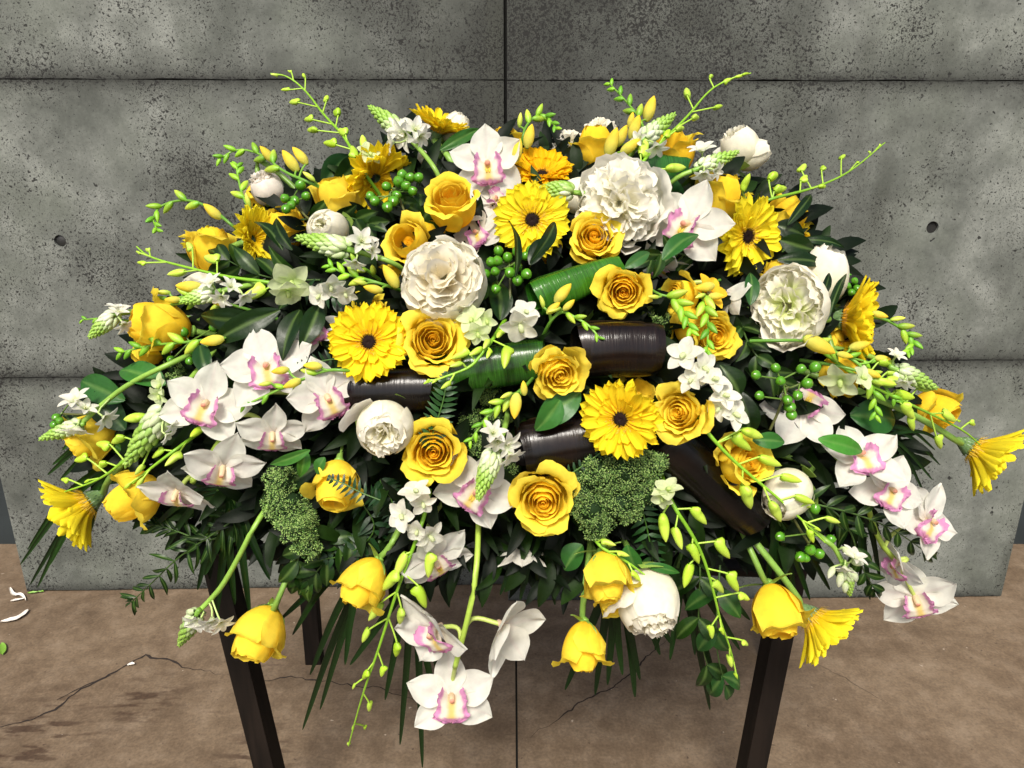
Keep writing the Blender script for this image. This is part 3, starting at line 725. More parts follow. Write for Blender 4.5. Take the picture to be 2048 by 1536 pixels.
# ================================================================== THE SETTING
def ramp(n, l, src, stops):
    r = n.new('ShaderNodeValToRGB'); l.new(src, r.inputs[0]); e = r.color_ramp.elements
    while len(e) < len(stops): e.new(.5)
    for k, (p, c) in enumerate(stops): e[k].position = p; e[k].color = (*c, 1) if isinstance(c, tuple) else (c, c, c, 1)
    return r.outputs[0]
def noise_n(n, l, vec, sc, det=4, rough=.55):
    t = n.new('ShaderNodeTexNoise'); t.inputs['Scale'].default_value = sc; t.inputs['Detail'].default_value = det; t.inputs['Roughness'].default_value = rough
    l.new(vec, t.inputs['Vector']); return t.outputs[0]
def mathn(n, l, op, a, b_):
    m_ = n.new('ShaderNodeMath'); m_.operation = op
    for i, x in enumerate((a, b_)):
        if isinstance(x, (int, float)): m_.inputs[i].default_value = x
        else: l.new(x, m_.inputs[i])
    return m_.outputs[0]
def mixc(n, l, f, a, b_, mode='MIX'):
    m_ = n.new('ShaderNodeMix'); m_.data_type = 'RGBA'; m_.blend_type = mode
    if isinstance(f, (int, float)): m_.inputs[0].default_value = f
    else: l.new(f, m_.inputs[0])
    for i, x in ((6, a), (7, b_)):
        if isinstance(x, tuple): m_.inputs[i].default_value = (*x, 1)
        else: l.new(x, m_.inputs[i])
    return m_.outputs[2]

# concrete of the wall slabs
M_CONC, n, l, b = new_mat('pitted_grey_concrete')
tc = n.new('ShaderNodeTexCoord'); g_ = n.new('ShaderNodeNewGeometry'); V = g_.outputs['Position']
big = noise_n(n, l, V, 2.2, 5, .6); med = noise_n(n, l, V, 9, 6, .6); fine = noise_n(n, l, V, 130, 3, .6)
base = ramp(n, l, med, [(.32, (.072, .079, .069)), (.5, (.118, .127, .113)), (.68, (.190, .202, .182))])
base = mixc(n, l, ramp(n, l, noise_n(n, l, V, 5, 3), [(.45, 0.0), (.7, .35)]), base, (.16, .178, .145))
# grey-black weathering, heaviest by the vertical joint
sep = n.new('ShaderNodeSeparateXYZ'); l.new(V, sep.inputs[0])
gx = mathn(n, l, 'ABSOLUTE', mathn(n, l, 'ADD', sep.outputs[0], -.09), 0)
near = ramp(n, l, gx, [(0.0, 1.0), (.13, .75), (.40, .30), (1.0, 0.0)])
st = mathn(n, l, 'ADD', mathn(n, l, 'MULTIPLY', near, .36), big)
ca_ = n.new('ShaderNodeAttribute'); ca_.attribute_name = 'Col'; cs_ = n.new('ShaderNodeSeparateColor'); l.new(ca_.outputs['Color'], cs_.inputs[0])
edge = mathn(n, l, 'MINIMUM', cs_.outputs[0], cs_.outputs[1])
edge = mathn(n, l, 'ADD', edge, mathn(n, l, 'MULTIPLY', mathn(n, l, 'ADD', noise_n(n, l, V, 40, 4), -.5), .02))
seam = ramp(n, l, edge, [(0.0, 1.0), (.007, .75), (.03, .30), (.08, 0.0)])
stain = ramp(n, l, st, [(.50, 0.0), (.78, .9)])
jn = ramp(n, l, mathn(n, l, 'ADD', mathn(n, l, 'ABSOLUTE', mathn(n, l, 'ADD', sep.outputs[0], .016), 0), mathn(n, l, 'MULTIPLY', mathn(n, l, 'ADD', noise_n(n, l, V, 40, 4), -.5), .02)), [(0.0, .95), (.008, .7), (.03, .25), (.07, 0.0)])
stain = mathn(n, l, 'MAXIMUM', mathn(n, l, 'MAXIMUM', stain, seam), jn)
base = mixc(n, l, stain, base, (.028, .030, .026))
mv = n.new('ShaderNodeMapping'); mv.inputs['Scale'].default_value = (14, 14, 1.3); l.new(V, mv.inputs[0])
base = mixc(n, l, mathn(n, l, 'MULTIPLY', ramp(n, l, noise_n(n, l, mv.outputs[0], 1, 5), [(.48, 0.0), (.75, .8)]), ramp(n, l, big, [(.4, 0.0), (.6, 1.0)])), base, (.05, .054, .044))
# pits: three sizes of dark specks whose number varies from place to place
mask = noise_n(n, l, V, 4.5, 4)
maskb = mathn(n, l, 'ADD', mathn(n, l, 'MULTIPLY', mask, .66), mathn(n, l, 'MULTIPLY', stain, .10))
mp = n.new('ShaderNodeMapping'); mp.inputs['Scale'].default_value = (1, 1, 1.0); l.new(V, mp.inputs[0])
def specks(sc, thr, soft):
    v = noise_n(n, l, mp.outputs[0], sc, 2.5, .62)
    x = mathn(n, l, 'ADD', v, mathn(n, l, 'MULTIPLY', mathn(n, l, 'ADD', maskb, -.36), .55))
    return ramp(n, l, x, [(thr, 0.0), (thr+soft, 1.0)])
s1 = specks(150, .605, .02); s2 = specks(320, .583, .04); s3 = specks(75, .672, .015)
vo = n.new('ShaderNodeTexVoronoi'); vo.inputs['Scale'].default_value = 42; vo.inputs['Randomness'].default_value = 1
wv = n.new('ShaderNodeVectorMath'); wv.operation = 'MULTIPLY_ADD'; wn = n.new('ShaderNodeTexNoise'); wn.inputs['Scale'].default_value = 60; l.new(V, wn.inputs['Vector']); l.new(wn.outputs['Color'], wv.inputs[0]); wv.inputs[1].default_value = (.03, .03, .03); l.new(V, wv.inputs[2]); l.new(wv.outputs[0], vo.inputs['Vector'])
vc = n.new('ShaderNodeSeparateColor'); l.new(vo.outputs['Color'], vc.inputs[0])
rad = mathn(n, l, 'MULTIPLY', ramp(n, l, vc.outputs[0], [(.50, 0.0), (1.0, 1.0)]), .19)
s4 = ramp(n, l, mathn(n, l, 'SUBTRACT', rad, vo.outputs['Distance']), [(0.0, 0.0), (.03, 1.0)])
pits = mathn(n, l, 'MAXIMUM', mathn(n, l, 'MAXIMUM', s1, mathn(n, l, 'MULTIPLY', s2, .7)), mathn(n, l, 'MAXIMUM', s3, s4))
base = mixc(n, l, mathn(n, l, 'MULTIPLY', pits, .92), base, (.010, .010, .009))
base = mixc(n, l, .22, base, ramp(n, l, fine, [(.3, .3), (.7, .85)]), 'OVERLAY')
l.new(base, b.inputs['Base Color']); b.inputs['Roughness'].default_value = .75; b.inputs['Specular IOR Level'].default_value = .3
bp = n.new('ShaderNodeBump'); bp.inputs['Strength'].default_value = .5; bp.inputs['Distance'].default_value = .0015
l.new(mathn(n, l, 'SUBTRACT', mathn(n, l, 'MULTIPLY', med, .5), pits), bp.inputs['Height']); l.new(bp.outputs[0], b.inputs['Normal'])

M_JOINT, n, l, b = new_mat('dark_joint'); b.inputs['Base Color'].default_value = (.006, .006, .005, 1); b.inputs['Roughness'].default_value = .9
M_PLUG, n, l, b = new_mat('black_plug'); b.inputs['Base Color'].default_value = (.012, .013, .012, 1); b.inputs['Roughness'].default_value = .5

M_FLOOR, n, l, b = new_mat('brown_stained_concrete')
g_ = n.new('ShaderNodeNewGeometry'); V = g_.outputs['Position']
a1 = noise_n(n, l, V, 3.0, 6, .6); a2 = noise_n(n, l, V, 14, 7, .65); a3 = noise_n(n, l, V, 150, 3)
c = ramp(n, l, a1, [(.3, (.075, .051, .031)), (.5, (.128, .090, .056)), (.68, (.195, .145, .095))])
c = mixc(n, l, .55, c, ramp(n, l, a2, [(.32, (.068, .045, .027)), (.5, (.125, .089, .057)), (.68, (.195, .148, .103))]))
mpf = n.new('ShaderNodeMapping'); mpf.inputs['Rotation'].default_value = (0, 0, R_(35)); mpf.inputs['Scale'].default_value = (5, 26, 1); l.new(V, mpf.inputs[0])
scr = ramp(n, l, mathn(n, l, 'ADD', noise_n(n, l, mpf.outputs[0], 1, 3), mathn(n, l, 'MULTIPLY', noise_n(n, l, V, 3.7, 2), .35)), [(.86, 0.0), (.93, .5)])
c = mixc(n, l, scr, c, (.05, .028, .018))
for (sx, sy, rr_) in ((60, 1480, .20), (290, 1400, .12), (520, 1510, .12)):
    ce_ = on_floor(sx, sy); dv = n.new('ShaderNodeVectorMath'); dv.operation = 'DISTANCE'; l.new(V, dv.inputs[0]); dv.inputs[1].default_value = ce_
    mm = n.new('ShaderNodeMapRange'); mm.inputs[1].default_value = rr_*.3; mm.inputs[2].default_value = rr_; mm.inputs[3].default_value = 1; mm.inputs[4].default_value = 0; l.new(dv.outputs['Value'], mm.inputs[0])
    mpg = n.new('ShaderNodeMapping'); mpg.inputs['Rotation'].default_value = (0, 0, R_(-62)); mpg.inputs['Scale'].default_value = (10, 42, 1); l.new(V, mpg.inputs[0])
    sk = ramp(n, l, noise_n(n, l, mpg.outputs[0], 1, 4), [(.50, 0.0), (.60, .8)])
    c = mixc(n, l, mathn(n, l, 'MULTIPLY', sk, mm.outputs[0]), c, (.035, .018, .010))
pt = ramp(n, l, noise_n(n, l, V, 70, 2), [(.70, 0.0), (.74, .8)]); c = mixc(n, l, pt, c, (.05, .032, .022))
pt2 = ramp(n, l, noise_n(n, l, V, 46, 2), [(.74, 0.0), (.77, .6)]); c = mixc(n, l, pt2, c, (.45, .38, .30))
c = mixc(n, l, .28, c, ramp(n, l, a3, [(.3, .2), (.7, .9)]), 'OVERLAY')
a4 = noise_n(n, l, V, 42, 6, .75); c = mixc(n, l, .14, c, ramp(n, l, a4, [(.38, .15), (.62, .95)]), 'OVERLAY')
l.new(c, b.inputs['Base Color']); b.inputs['Roughness'].default_value = .62; b.inputs['Specular IOR Level'].default_value = .35
bp = n.new('ShaderNodeBump'); bp.inputs['Strength'].default_value = .3; bp.inputs['Distance'].default_value = .0012; l.new(a2, bp.inputs['Height']); l.new(bp.outputs[0], b.inputs['Normal'])

# floor: one sheet, cut by an expansion joint at x of the seam
jx = on_floor(1033, 1420).x
g = Geo()
for (x0, x1) in ((-12, jx-.0025), (jx+.0025, 12)):
    b_ = len(g.V); g.V += [Vector((x0, -4, 0)), Vector((x1, -4, 0)), Vector((x1, 14, 0)), Vector((x0, 14, 0))]; g.C += [(1, 1, 1)]*4; g.F.append((b_, b_+1, b_+2, b_+3))
floor = solo('floor', g, M_FLOOR, kind='structure', smooth=False)
g = Geo(); g.V = [Vector((jx-.004, -4, -.012)), Vector((jx+.004, -4, -.012)), Vector((jx+.004, 14, -.012)), Vector((jx-.004, 14, -.012))]; g.C = [(1, 1, 1)]*4; g.F = [(0, 1, 2, 3)]
part('expansion_joint', g.mesh('expansion_joint', M_JOINT, inv=WM['floor'].inverted()), floor)
def crack(pts, wd, seed):
    pts = [on_floor(*p) for p in pts]; q = []
    for a, b2 in zip(pts, pts[1:]):
        k = max(2, int((b2-a).length/.012))
        for i in range(k):
            p = a.lerp(b2, i/k); q.append(p+Vector((.006*nz(p.x*60, p.y*60, 0, seed)+.012*nz(p.x*14, p.y*14, 1, seed), .008*nz(p.x*50, p.y*50, 3, seed)+.02*nz(p.x*12, p.y*12, 2, seed), 0)))
    g = Geo()
    for i, p in enumerate(q):
        wv_ = wd*min(1, .15+i/14, .15+(len(q)-1-i)/14)*(.35+1.1*abs(nz(p.x*25, p.y*25, 5, seed))+.9*max(0, nz(p.x*5, p.y*5, 7, seed))); td = (q[min(len(q)-1, i+1)]-q[max(0, i-1)]).normalized(); s_ = Vector((-td.y, td.x, 0))
        g.V += [p+s_*wv_+Vector((0, 0, .0012)), p-s_*wv_+Vector((0, 0, .0012))]; g.C += [(1, 1, 1)]*2
        if i: k = 2*i; g.F.append((k-2, k-1, k+1, k))
    part('floor_crack', g.mesh('floor_crack', M_CRACK, inv=WM['floor'].inverted()), floor)
M_CRACK, n, l, b = new_mat('crack_shade'); b.inputs['Base Color'].default_value = (.016, .010, .007, 1); b.inputs['Roughness'].default_value = .95
crack([(-60, 1462), (60, 1440), (110, 1420), (160, 1380), (235, 1345), (290, 1310), (330, 1318), (380, 1340), (420, 1345), (450, 1352)], .0038, 1)
crack([(450, 1352), (520, 1358), (600, 1355), (660, 1362), (700, 1380), (760, 1378), (830, 1402), (860, 1420)], .0027, 2)
crack([(120, 1400), (160, 1378), (235, 1345)], .0060, 3)
crack([(1048, 1472), (1110, 1450), (1160, 1405), (1220, 1380), (1270, 1340), (1320, 1290), (1345, 1275)], .0022, 4)
crack([(1620, 1325), (1690, 1352), (1740, 1385), (1800, 1425)], .0010, 5)
crack([(1000, 1480), (1048, 1472)], .0010, 6)

# the wall panels, each with its three cast slabs
def panel(pl, pr, rows, top, label, holes, name='concrete_panel'):
    """pl, pr: floor corner pixels; rows: joint heights in px"""
    A = on_floor(*pl); B = on_floor(*pr); u = (B-A).normalized(); L = (B-A).length; nrm = Vector((u.y, -u.x, 0))
    if nrm.y > 0: nrm = -nrm
    M = Matrix((u, nrm*-1, Vector((0, 0, 1)))).transposed().to_4x4(); M.translation = A
    t = thing(name, label, 'wall panel', M, 'concrete wall panels')
    def zat(px, py):
        r = ray(px, py); d = (A-CAM).dot(nrm)/r.dot(nrm); return CAM+r*d
    xm = (pl[0]+pr[0])/2
    zs = [0.0]+[zat(*r).z for r in rows]+[zat(xm, top).z]
    T = .06; hol = []
    for (hx, hy) in holes:
        p = M.inverted() @ zat(hx, hy); hol.append((p.x, p.z))
    for k in range(len(zs)-1):
        z0 = zs[k]+(.0012 if k else .004); z1 = zs[k+1]-.0012
        g = Geo(); hs = [h for h in hol if z0 < h[1] < z1]
        nx = 120; xs = [0.002+(L-.004)*i/nx for i in range(nx+1)]
        # front face with uneven, slightly chipped top and bottom edges
        jag = lambda x, s_: .0016*nz(x*40, s_, k)+.0022*nz(x*7, s_, k)
        if not hs:
            for i, x in enumerate(xs):
                g.V += [Vector((x, 0.0, z0+jag(x, 1))), Vector((x, 0, z1+jag(x, 2))), Vector((x, T, z1+jag(x, 2))), Vector((x, T, z0+jag(x, 1)))]; g.C += [(1, 1, 1)]*4
                if i: b_ = 4*i; g.F += [(b_-4, b_, b_+1, b_-3), (b_-3, b_+1, b_+2, b_-2), (b_-1, b_-2, b_+2, b_+3), (b_-4, b_-1, b_+3, b_)]
            g.F += [(0, 1, 2, 3), (4*nx+3, 4*nx+2, 4*nx+1, 4*nx)]
        else:
            hx, hz = hs[0]; r = .0155; q = .05
            cols = [(xs[0], hx-q), (hx+q, xs[-1])]
            def quad(x0, x1, za, zb, n_=1):
                for i in range(n_):
                    xa = x0+(x1-x0)*i/n_; xb = x0+(x1-x0)*(i+1)/n_
                    lo = lambda x: za+(jag(x, 1) if za == z0 else 0); hi = lambda x: zb+(jag(x, 2) if zb == z1 else 0)
                    b_ = len(g.V); g.V += [Vector((xa, 0, lo(xa))), Vector((xb, 0, lo(xb))), Vector((xb, 0, hi(xb))), Vector((xa, 0, hi(xa)))]; g.C += [(1, 1, 1)]*4; g.F.append((b_, b_+1, b_+2, b_+3))
            quad(xs[0], hx-q, z0, z1, 40); quad(hx+q, xs[-1], z0, z1, 40); quad(hx-q, hx+q, z0, hz-q, 6); quad(hx-q, hx+q, hz+q, z1, 6)
            n_ = 32; b_ = len(g.V)
            for i in range(n_):
                a = 2*math.pi*i/n_; ca, sa = math.cos(a), math.sin(a); m_ = q/max(abs(ca), abs(sa))
                g.V += [Vector((hx+ca*m_, 0, hz+sa*m_)), Vector((hx+ca*r, 0, hz+sa*r)), Vector((hx+ca*r*.93, .014, hz+sa*r*.93))]; g.C += [(1, 1, 1)]*3
            for i in range(n_):
                j = (i+1) % n_; g.F += [(b_+3*i, b_+3*j, b_+3*j+1, b_+3*i+1), (b_+3*i+1, b_+3*j+1, b_+3*j+2, b_+3*i+2)]
            g.F.append(tuple(b_+3*i+2 for i in range(n_)))
            e = len(g.V); g.V += [Vector((xs[0], 0, z0)), Vector((xs[0], T, z0)), Vector((xs[0], T, z1)), Vector((xs[0], 0, z1)), Vector((xs[-1], 0, z0)), Vector((xs[-1], T, z0)), Vector((xs[-1], T, z1)), Vector((xs[-1], 0, z1))]; g.C += [(1, 1, 1)]*8
            g.F += [(e, e+3, e+2, e+1), (e+4, e+5, e+6, e+7), (e+1, e+2, e+6, e+5), (e, e+1, e+5, e+4), (e+3, e+7, e+6, e+2)]
        g.C = [(v.z-z0, z1-v.z, 0) for v in g.V]
        part('concrete_slab', g.mesh('concrete_slab', M_CONC, False), t)
    g = Geo().box(Matrix.Translation((L/2, T/2+.004, (zs[-1])/2)), L/2-.004, T/2-.003, zs[-1]/2-.002, (1, 1, 1)); part('joint_filler', g.mesh('joint_filler', M_JOINT, False), t)
    return t, hol
tl, hl_ = panel((53, 1184), (1012, 1170), [(500, 752), (500, 159)], -420, 'weathered grey concrete wall panel behind the left half, black plug in its tie hole', [(120, 482)])
tr, hr_ = panel((1015, 1203), (2003, 1194), [(1500, 722), (1500, 161)], -420, 'weathered grey concrete wall panel behind the right half, empty round tie hole', [(1865, 455)])
g = Geo(); g.grid(lambda u, v: Vector((hl_[0][0]+.0146*u*math.cos(v*math.pi), .006-.003*(1-u*u), hl_[0][1]+.0146*u*math.sin(v*math.pi))), lambda u, v: (0, 0, 0), 5, 24, True); part('hole_plug', g.mesh('hole_plug', M_PLUG), tl)
g = Geo().box(Matrix.Translation((at_Y(1012, 768, tl.location.y).x*0+((on_floor(1012, 1170)-on_floor(53, 1184)).length)+.002, .045, 1.0)), .012, .008, 1.0, (1, 1, 1)); part('joint_strip', g.mesh('joint_strip', M_JOINT, False), tl)
# dark wall far behind the panels
M_BACK, n, l, b = new_mat('dark_teal_wall'); b.inputs['Base Color'].default_value = (.035, .05, .055, 1); b.inputs['Roughness'].default_value = .8
l.new(ramp(n, l, noise_n(n, l, n.new('ShaderNodeNewGeometry').outputs['Position'], 6, 5), [(.3, (.006, .010, .011)), (.7, (.014, .021, .023))]), b.inputs['Base Color'])
g = Geo().box(Matrix.Translation((0, on_floor(20, 1088).y+.05, 1.6)), 4.5, .05, 1.6, (1, 1, 1)); solo('back_wall', g, M_BACK, 'dark teal wall standing in the shade behind the concrete panels', 'wall', smooth=False)

# stand: dark angle-section legs and rails carrying the flower tray
M_STAND, n, l, b = new_mat('dark_brown_metal'); b.inputs['Roughness'].default_value = .6; b.inputs['Specular IOR Level'].default_value = .15
g_ = n.new('ShaderNodeNewGeometry'); mp2 = n.new('ShaderNodeMapping'); mp2.inputs['Scale'].default_value = (60, 60, 5); l.new(g_.outputs['Position'], mp2.inputs[0])
l.new(ramp(n, l, noise_n(n, l, mp2.outputs[0], 1, 5), [(.35, (.004, .003, .0022)), (.65, (.011, .0075, .0055))]), b.inputs['Base Color'])
def leg(p1, p2, Y, wf, ws, side, Yb=None):
    A = at_Y(*p1, Y); B0 = at_Y(*p2, Yb if Yb else Y); B = A+(B0-A)*(A.z/(A.z-B0.z)); d = (B-A).normalized(); xx = (Vector((1, 0, 0))-d*d.x).normalized(); yy = d.cross(xx)
    if yy.y < 0: yy = -yy
    L = (B-A).length; g = Geo(); M = Matrix((xx, yy, d)).transposed().to_4x4(); M.translation = A+d*L/2
    g.box(M @ Matrix.Translation((0, 0, 0)), wf/2, .003, L/2, (1, 1, 1))
    g.box(M @ Matrix.Translation((side*(wf/2-.003), ws/2+.003, 0)), .003, ws/2-.0005, L/2, (1, 1, 1))
    return g, A, B
st = thing('flower_stand', 'dark brown metal stand with splayed angle-section legs under the flowers', 'stand', Matrix.Translation((0, 1.2, 0)))
legs = [((420, 1100), (528, 1536), 1.06, .036, .040, 1, None), ((1592, 1140), (1512, 1536), 1.06, .036, .040, -1, None),
        ((608, 1100), (618, 1222), 1.62, .040, .03, 1, None), ((1572, 1120), (1556, 1220), 1.62, .040, .03, -1, None)]
tops = []
for q in legs:
    g, A, B = leg(*q); o = wpart('leg', g, M_STAND, st); tops.append(A)
    for p in o.data.polygons: p.use_smooth = False
zt = .80
def rail(a, b2):
    g = Geo().tube([a, b2], .014, (1, 1, 1), 4); o = wpart('rail', g, M_STAND, st)
T0 = [Vector((t_.x, t_.y, min(t_.z, .74))) for t_ in tops]
for i, j in ((0, 1), (2, 3), (0, 2), (1, 3)): rail(T0[i], T0[j])

# fallen scraps on the floor
M_SCRAP, n, l, b = new_mat('dry_petal'); b.inputs['Base Color'].default_value = (.62, .58, .52, 1); b.inputs['Roughness'].default_value = .7
def scrap(pts, wd, label, mat=M_SCRAP, name='fallen_petal', cat='petal'):
    q = chaikin([on_floor(*p) for p in pts], 2); g = Geo(); n_ = len(q)
    def fn(u, v):
        i = int(u*(n_-1)+.5); p = q[i]; td = (q[min(n_-1, i+1)]-q[max(0, i-1)]).normalized(); s_ = Vector((-td.y, td.x, 0)); return p+s_*v*wd*math.sin(math.pi*(.06+.9*u))+Vector((0, 0, .003+.006*abs(nz(u*4, v*2, pts[0][0]))+.004*v*v))
    g.grid(fn, lambda u, v: (.2, .4, .05), n_-1, 4); solo(name, g, mat, label, cat, 'scraps fallen on the floor')
scrap([(20, 1178), (28, 1195), (42, 1190), (52, 1203)], .006, 'curled white petal shred lying nearest the left corner of the wall')
scrap([(22, 1205), (36, 1203), (50, 1200)], .004, 'thin white petal shred lying just in front of the curled one')
scrap([(2, 1247), (22, 1243), (40, 1238), (58, 1222)], .010, 'larger white petal scrap lying on the bare floor at far left')
scrap([(2, 1290), (5, 1300), (6, 1312)], .010, 'small green leaf bit on the floor at the left edge', M_GREEN, 'fallen_leaf', 'leaf')
scrap([(56, 1189), (72, 1188), (88, 1186)], .0035, 'narrow green leaf strip lying along the foot of the wall', M_GREEN, 'fallen_leaf', 'leaf')
scrap([(255, 1334), (262, 1332), (270, 1331)], .004, 'tiny pale petal chip lying beside the floor crack')


# ================================================================== THE ARRANGEMENT
POLY = [(470, 500), (560, 430), (660, 370), (800, 320), (1000, 300), (1300, 320), (1480, 370), (1600, 450), (1680, 540), (1720, 680), (1790, 800), (1800, 900), (1740, 1010), (1640, 1080), (1500, 1090), (1380, 1130), (1150, 1170), (900, 1130), (720, 1130), (560, 1100), (420, 1080), (300, 990), (190, 880), (230, 760), (340, 700), (400, 600)]
def inside(x, y, poly=POLY):
    c = False; j = len(poly)-1
    for i in range(len(poly)):
        xi, yi = poly[i]; xj, yj = poly[j]
        if (yi > y) != (yj > y) and x < (xj-xi)*(y-yi)/(yj-yi)+xi: c = not c
        j = i
    return c
rnd = random.Random(3)
# foam base: a closed lumpy body behind the flowers
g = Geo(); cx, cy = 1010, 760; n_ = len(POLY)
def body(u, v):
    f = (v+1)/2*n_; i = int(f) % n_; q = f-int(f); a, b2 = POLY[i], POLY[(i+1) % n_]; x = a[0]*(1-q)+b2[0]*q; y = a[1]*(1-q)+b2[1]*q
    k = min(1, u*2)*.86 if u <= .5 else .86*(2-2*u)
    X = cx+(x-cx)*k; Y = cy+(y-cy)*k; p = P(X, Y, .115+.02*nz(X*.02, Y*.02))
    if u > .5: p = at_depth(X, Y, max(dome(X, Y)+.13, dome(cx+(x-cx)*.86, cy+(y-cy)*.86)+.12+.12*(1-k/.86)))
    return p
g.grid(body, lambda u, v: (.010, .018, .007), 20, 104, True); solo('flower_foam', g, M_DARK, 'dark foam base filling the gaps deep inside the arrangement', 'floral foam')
g = Geo().box(Matrix.Translation((0, 1.28, .77)), .42, .13, .035, (.01, .012, .01)); solo('flower_tray', g, M_DARK, 'dark tray carrying the arrangement on top of the stand', 'tray', smooth=False)
# the mass of small dark leaves
g = Geo()
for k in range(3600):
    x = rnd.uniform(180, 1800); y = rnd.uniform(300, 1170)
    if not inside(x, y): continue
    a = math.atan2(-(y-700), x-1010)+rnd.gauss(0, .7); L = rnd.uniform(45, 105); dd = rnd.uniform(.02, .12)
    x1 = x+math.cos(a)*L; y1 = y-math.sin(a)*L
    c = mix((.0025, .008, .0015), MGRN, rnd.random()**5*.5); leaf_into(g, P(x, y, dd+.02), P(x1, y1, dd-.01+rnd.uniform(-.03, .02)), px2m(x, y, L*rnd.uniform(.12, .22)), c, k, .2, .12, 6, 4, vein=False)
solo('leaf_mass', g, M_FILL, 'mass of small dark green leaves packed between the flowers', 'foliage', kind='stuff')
# ---- roses: px, py, R, direction, tilt, openness
rose(904, 400, 68, 100, 46, .55, 'deep orange-yellow rose standing tall above the dark gap, below the top orchid', tone=.8, dd=-.03)
rose(672, 392, 46, 100, 78, .3, 'pale yellow rose seen side-on above the small white peony at upper left', dd=.02)
rose(820, 484, 48, 140, 30, .5, 'small open yellow rose just above and left of the big cream peony', dd=-.01, tone=.2)
rose(857, 462, 26, 80, 70, .3, 'little half-hidden yellow rose squeezed behind the small open rose', dd=.05, tone=.8)
rose(1188, 474, 55, 80, 18, .7, 'yellow rose directly under the fluffy white peony', dd=-.02, tone=.3)
rose(1247, 583, 53, 260, 12, .8, 'small round rose with tight spiral above the black rolled leaf', dd=-.03, tone=.5)
rose(866, 680, 65, 70, 10, .95, 'large wide-open yellow rose with ringed heart right of the golden gerbera', dd=-.03, big=True, tone=.1)
rose(1118, 748, 60, 300, 26, .65, 'yellow rose between green rolled leaf and black rolled leaf, loose petal hanging', dd=-.03, tone=.1)
rose(868, 903, 63, 250, 14, .85, 'open rose with orange heart right of the white half-open peony', dd=-.02, tone=.5)
rose(1087, 1003, 67, 265, 20, .85, 'ruffled yellow rose left of the large green filler flower', dd=-.02, tone=.3)
rose(1360, 825, 60, 190, 22, .75, 'pale yellow rose touching the right side of the central gerbera', dd=-.02)
rose(1272, 795, 42, 60, 50, .5, 'pale yellow rose mostly hidden between central gerbera and pale rose', dd=.035)
rose(1430, 672, 50, 330, 25, .7, 'crinkled yellow rose below the hanging freesia buds', dd=.0, tone=.4)
rose(1378, 655, 40, 280, 70, .4, 'yellow rose turned down behind the hanging freesia buds', dd=.03, tone=.5)
rose(1492, 925, 62, 10, 42, .6, 'yellow rose at lower right crossed by the long orchid bud stem', dd=-.01, tone=.5)
rose(672, 975, 52, 265, 62, .4, 'yellow rose with a dark fern tip lying over it', dd=-.01, tone=.1)
rose(722, 1175, 50, 240, 78, .15, 'hanging closed yellow rose left of the bottom orchid bud stem', dd=-.04, stem=[(775, 1100), (790, 1075), (830, 1000, .08)], sep=True, tone=.25, spin=20)
rose(515, 1277, 58, 250, 80, .35, 'yellow rose hanging lowest at left over the stand leg', dd=-.04, stem=[(545, 1225), (560, 1190), (600, 1090, .06)], sep=True, tone=.1)
rose(1213, 1165, 50, 275, 80, .2, 'upper of two stacked hanging roses beside the drooping white peony', dd=-.045, stem=[(1208, 1090), (1206, 1060), (1200, 1000, .08)], sep=True, tone=.15)
rose(1232, 1208, 42, 290, 70, .6, 'spread yellow rose petals overlapping the drooping white peony', dd=-.03, tone=.1)
rose(1168, 1305, 46, 268, 82, .1, 'lowest closed yellow rosebud hanging under the stacked roses', dd=-.05, stem=[(1163, 1235), (1172, 1160), (1185, 1050, .08)], sep=True, tone=.45)
rose(1553, 1232, 56, 278, 80, .35, 'hanging yellow rose beside the lowest side-on gerbera at right', dd=-.045, stem=[(1530, 1165), (1510, 1120), (1465, 1020, .07), (1430, 950, .14)], sep=True, tone=.55)
rose(308, 650, 56, 170, 84, .3, 'orange-yellow rose facing out at the left edge above a freesia stem', dd=-.02, tone=.7)
rose(300, 705, 38, 220, 80, .5, 'yellow petals of a rose tucked under the leftmost big rose', dd=.04, tone=.3)
rose(175, 878, 48, 220, 84, .2, 'yellow rose hanging behind white star flowers at far left', dd=0, tone=.2)
rose(258, 1000, 54, 215, 84, .15, 'closed yellow rose lying right of the lower left side-on gerbera', dd=-.02, tone=.3)
rose(1876, 820, 44, 330, 72, .5, 'orange-yellow rose poking out at right against the concrete', dd=.03, tone=.8)
rose(1683, 762, 42, 285, 80, .3, 'yellow rose behind freesia stems above the berry sprig at right', dd=.03, tone=.5)
rose(425, 492, 46, 80, 88, .2, 'yellow rose standing at upper left against the concrete', dd=.03, tone=.6)
rose(568, 452, 46, 90, 70, .4, 'yellow rose behind dark leaves below the pinkish white bud', dd=.05, tone=.5)
rose(740, 622, 54, 85, 58, .55, 'orange-yellow rose peeking out above the golden gerbera', dd=.035, tone=.7)
rose(1188, 288, 46, 92, 88, .15, 'tall closed orange-yellow rose at top beside yellow freesia', dd=.02, tone=.8)
rose(1345, 300, 44, 100, 92, .3, 'orange rose at back behind the folded green leaf', dd=.07, tone=.9)
rose(1440, 392, 56, 80, 84, .3, 'dusky yellow rose above the right gerbera, below the white bud', dd=.05, tone=.7)
rose(1578, 432, 46, 45, 88, .15, 'yellow rose at upper right edge behind a dark spiky leaf', dd=.05, tone=.7)
rose(1562, 556, 46, 95, 82, .25, 'yellow rose showing just above the greenish-hearted peony', dd=.04, tone=.3)
rose(1355, 590, 44, 180, 50, .6, 'loose yellow bloom right of the small round rose', dd=.02, tone=.6)
rose(1655, 672, 40, 300, 80, .4, 'yellow rose between the greenish peony and the right-facing gerbera', dd=.06, tone=.4)
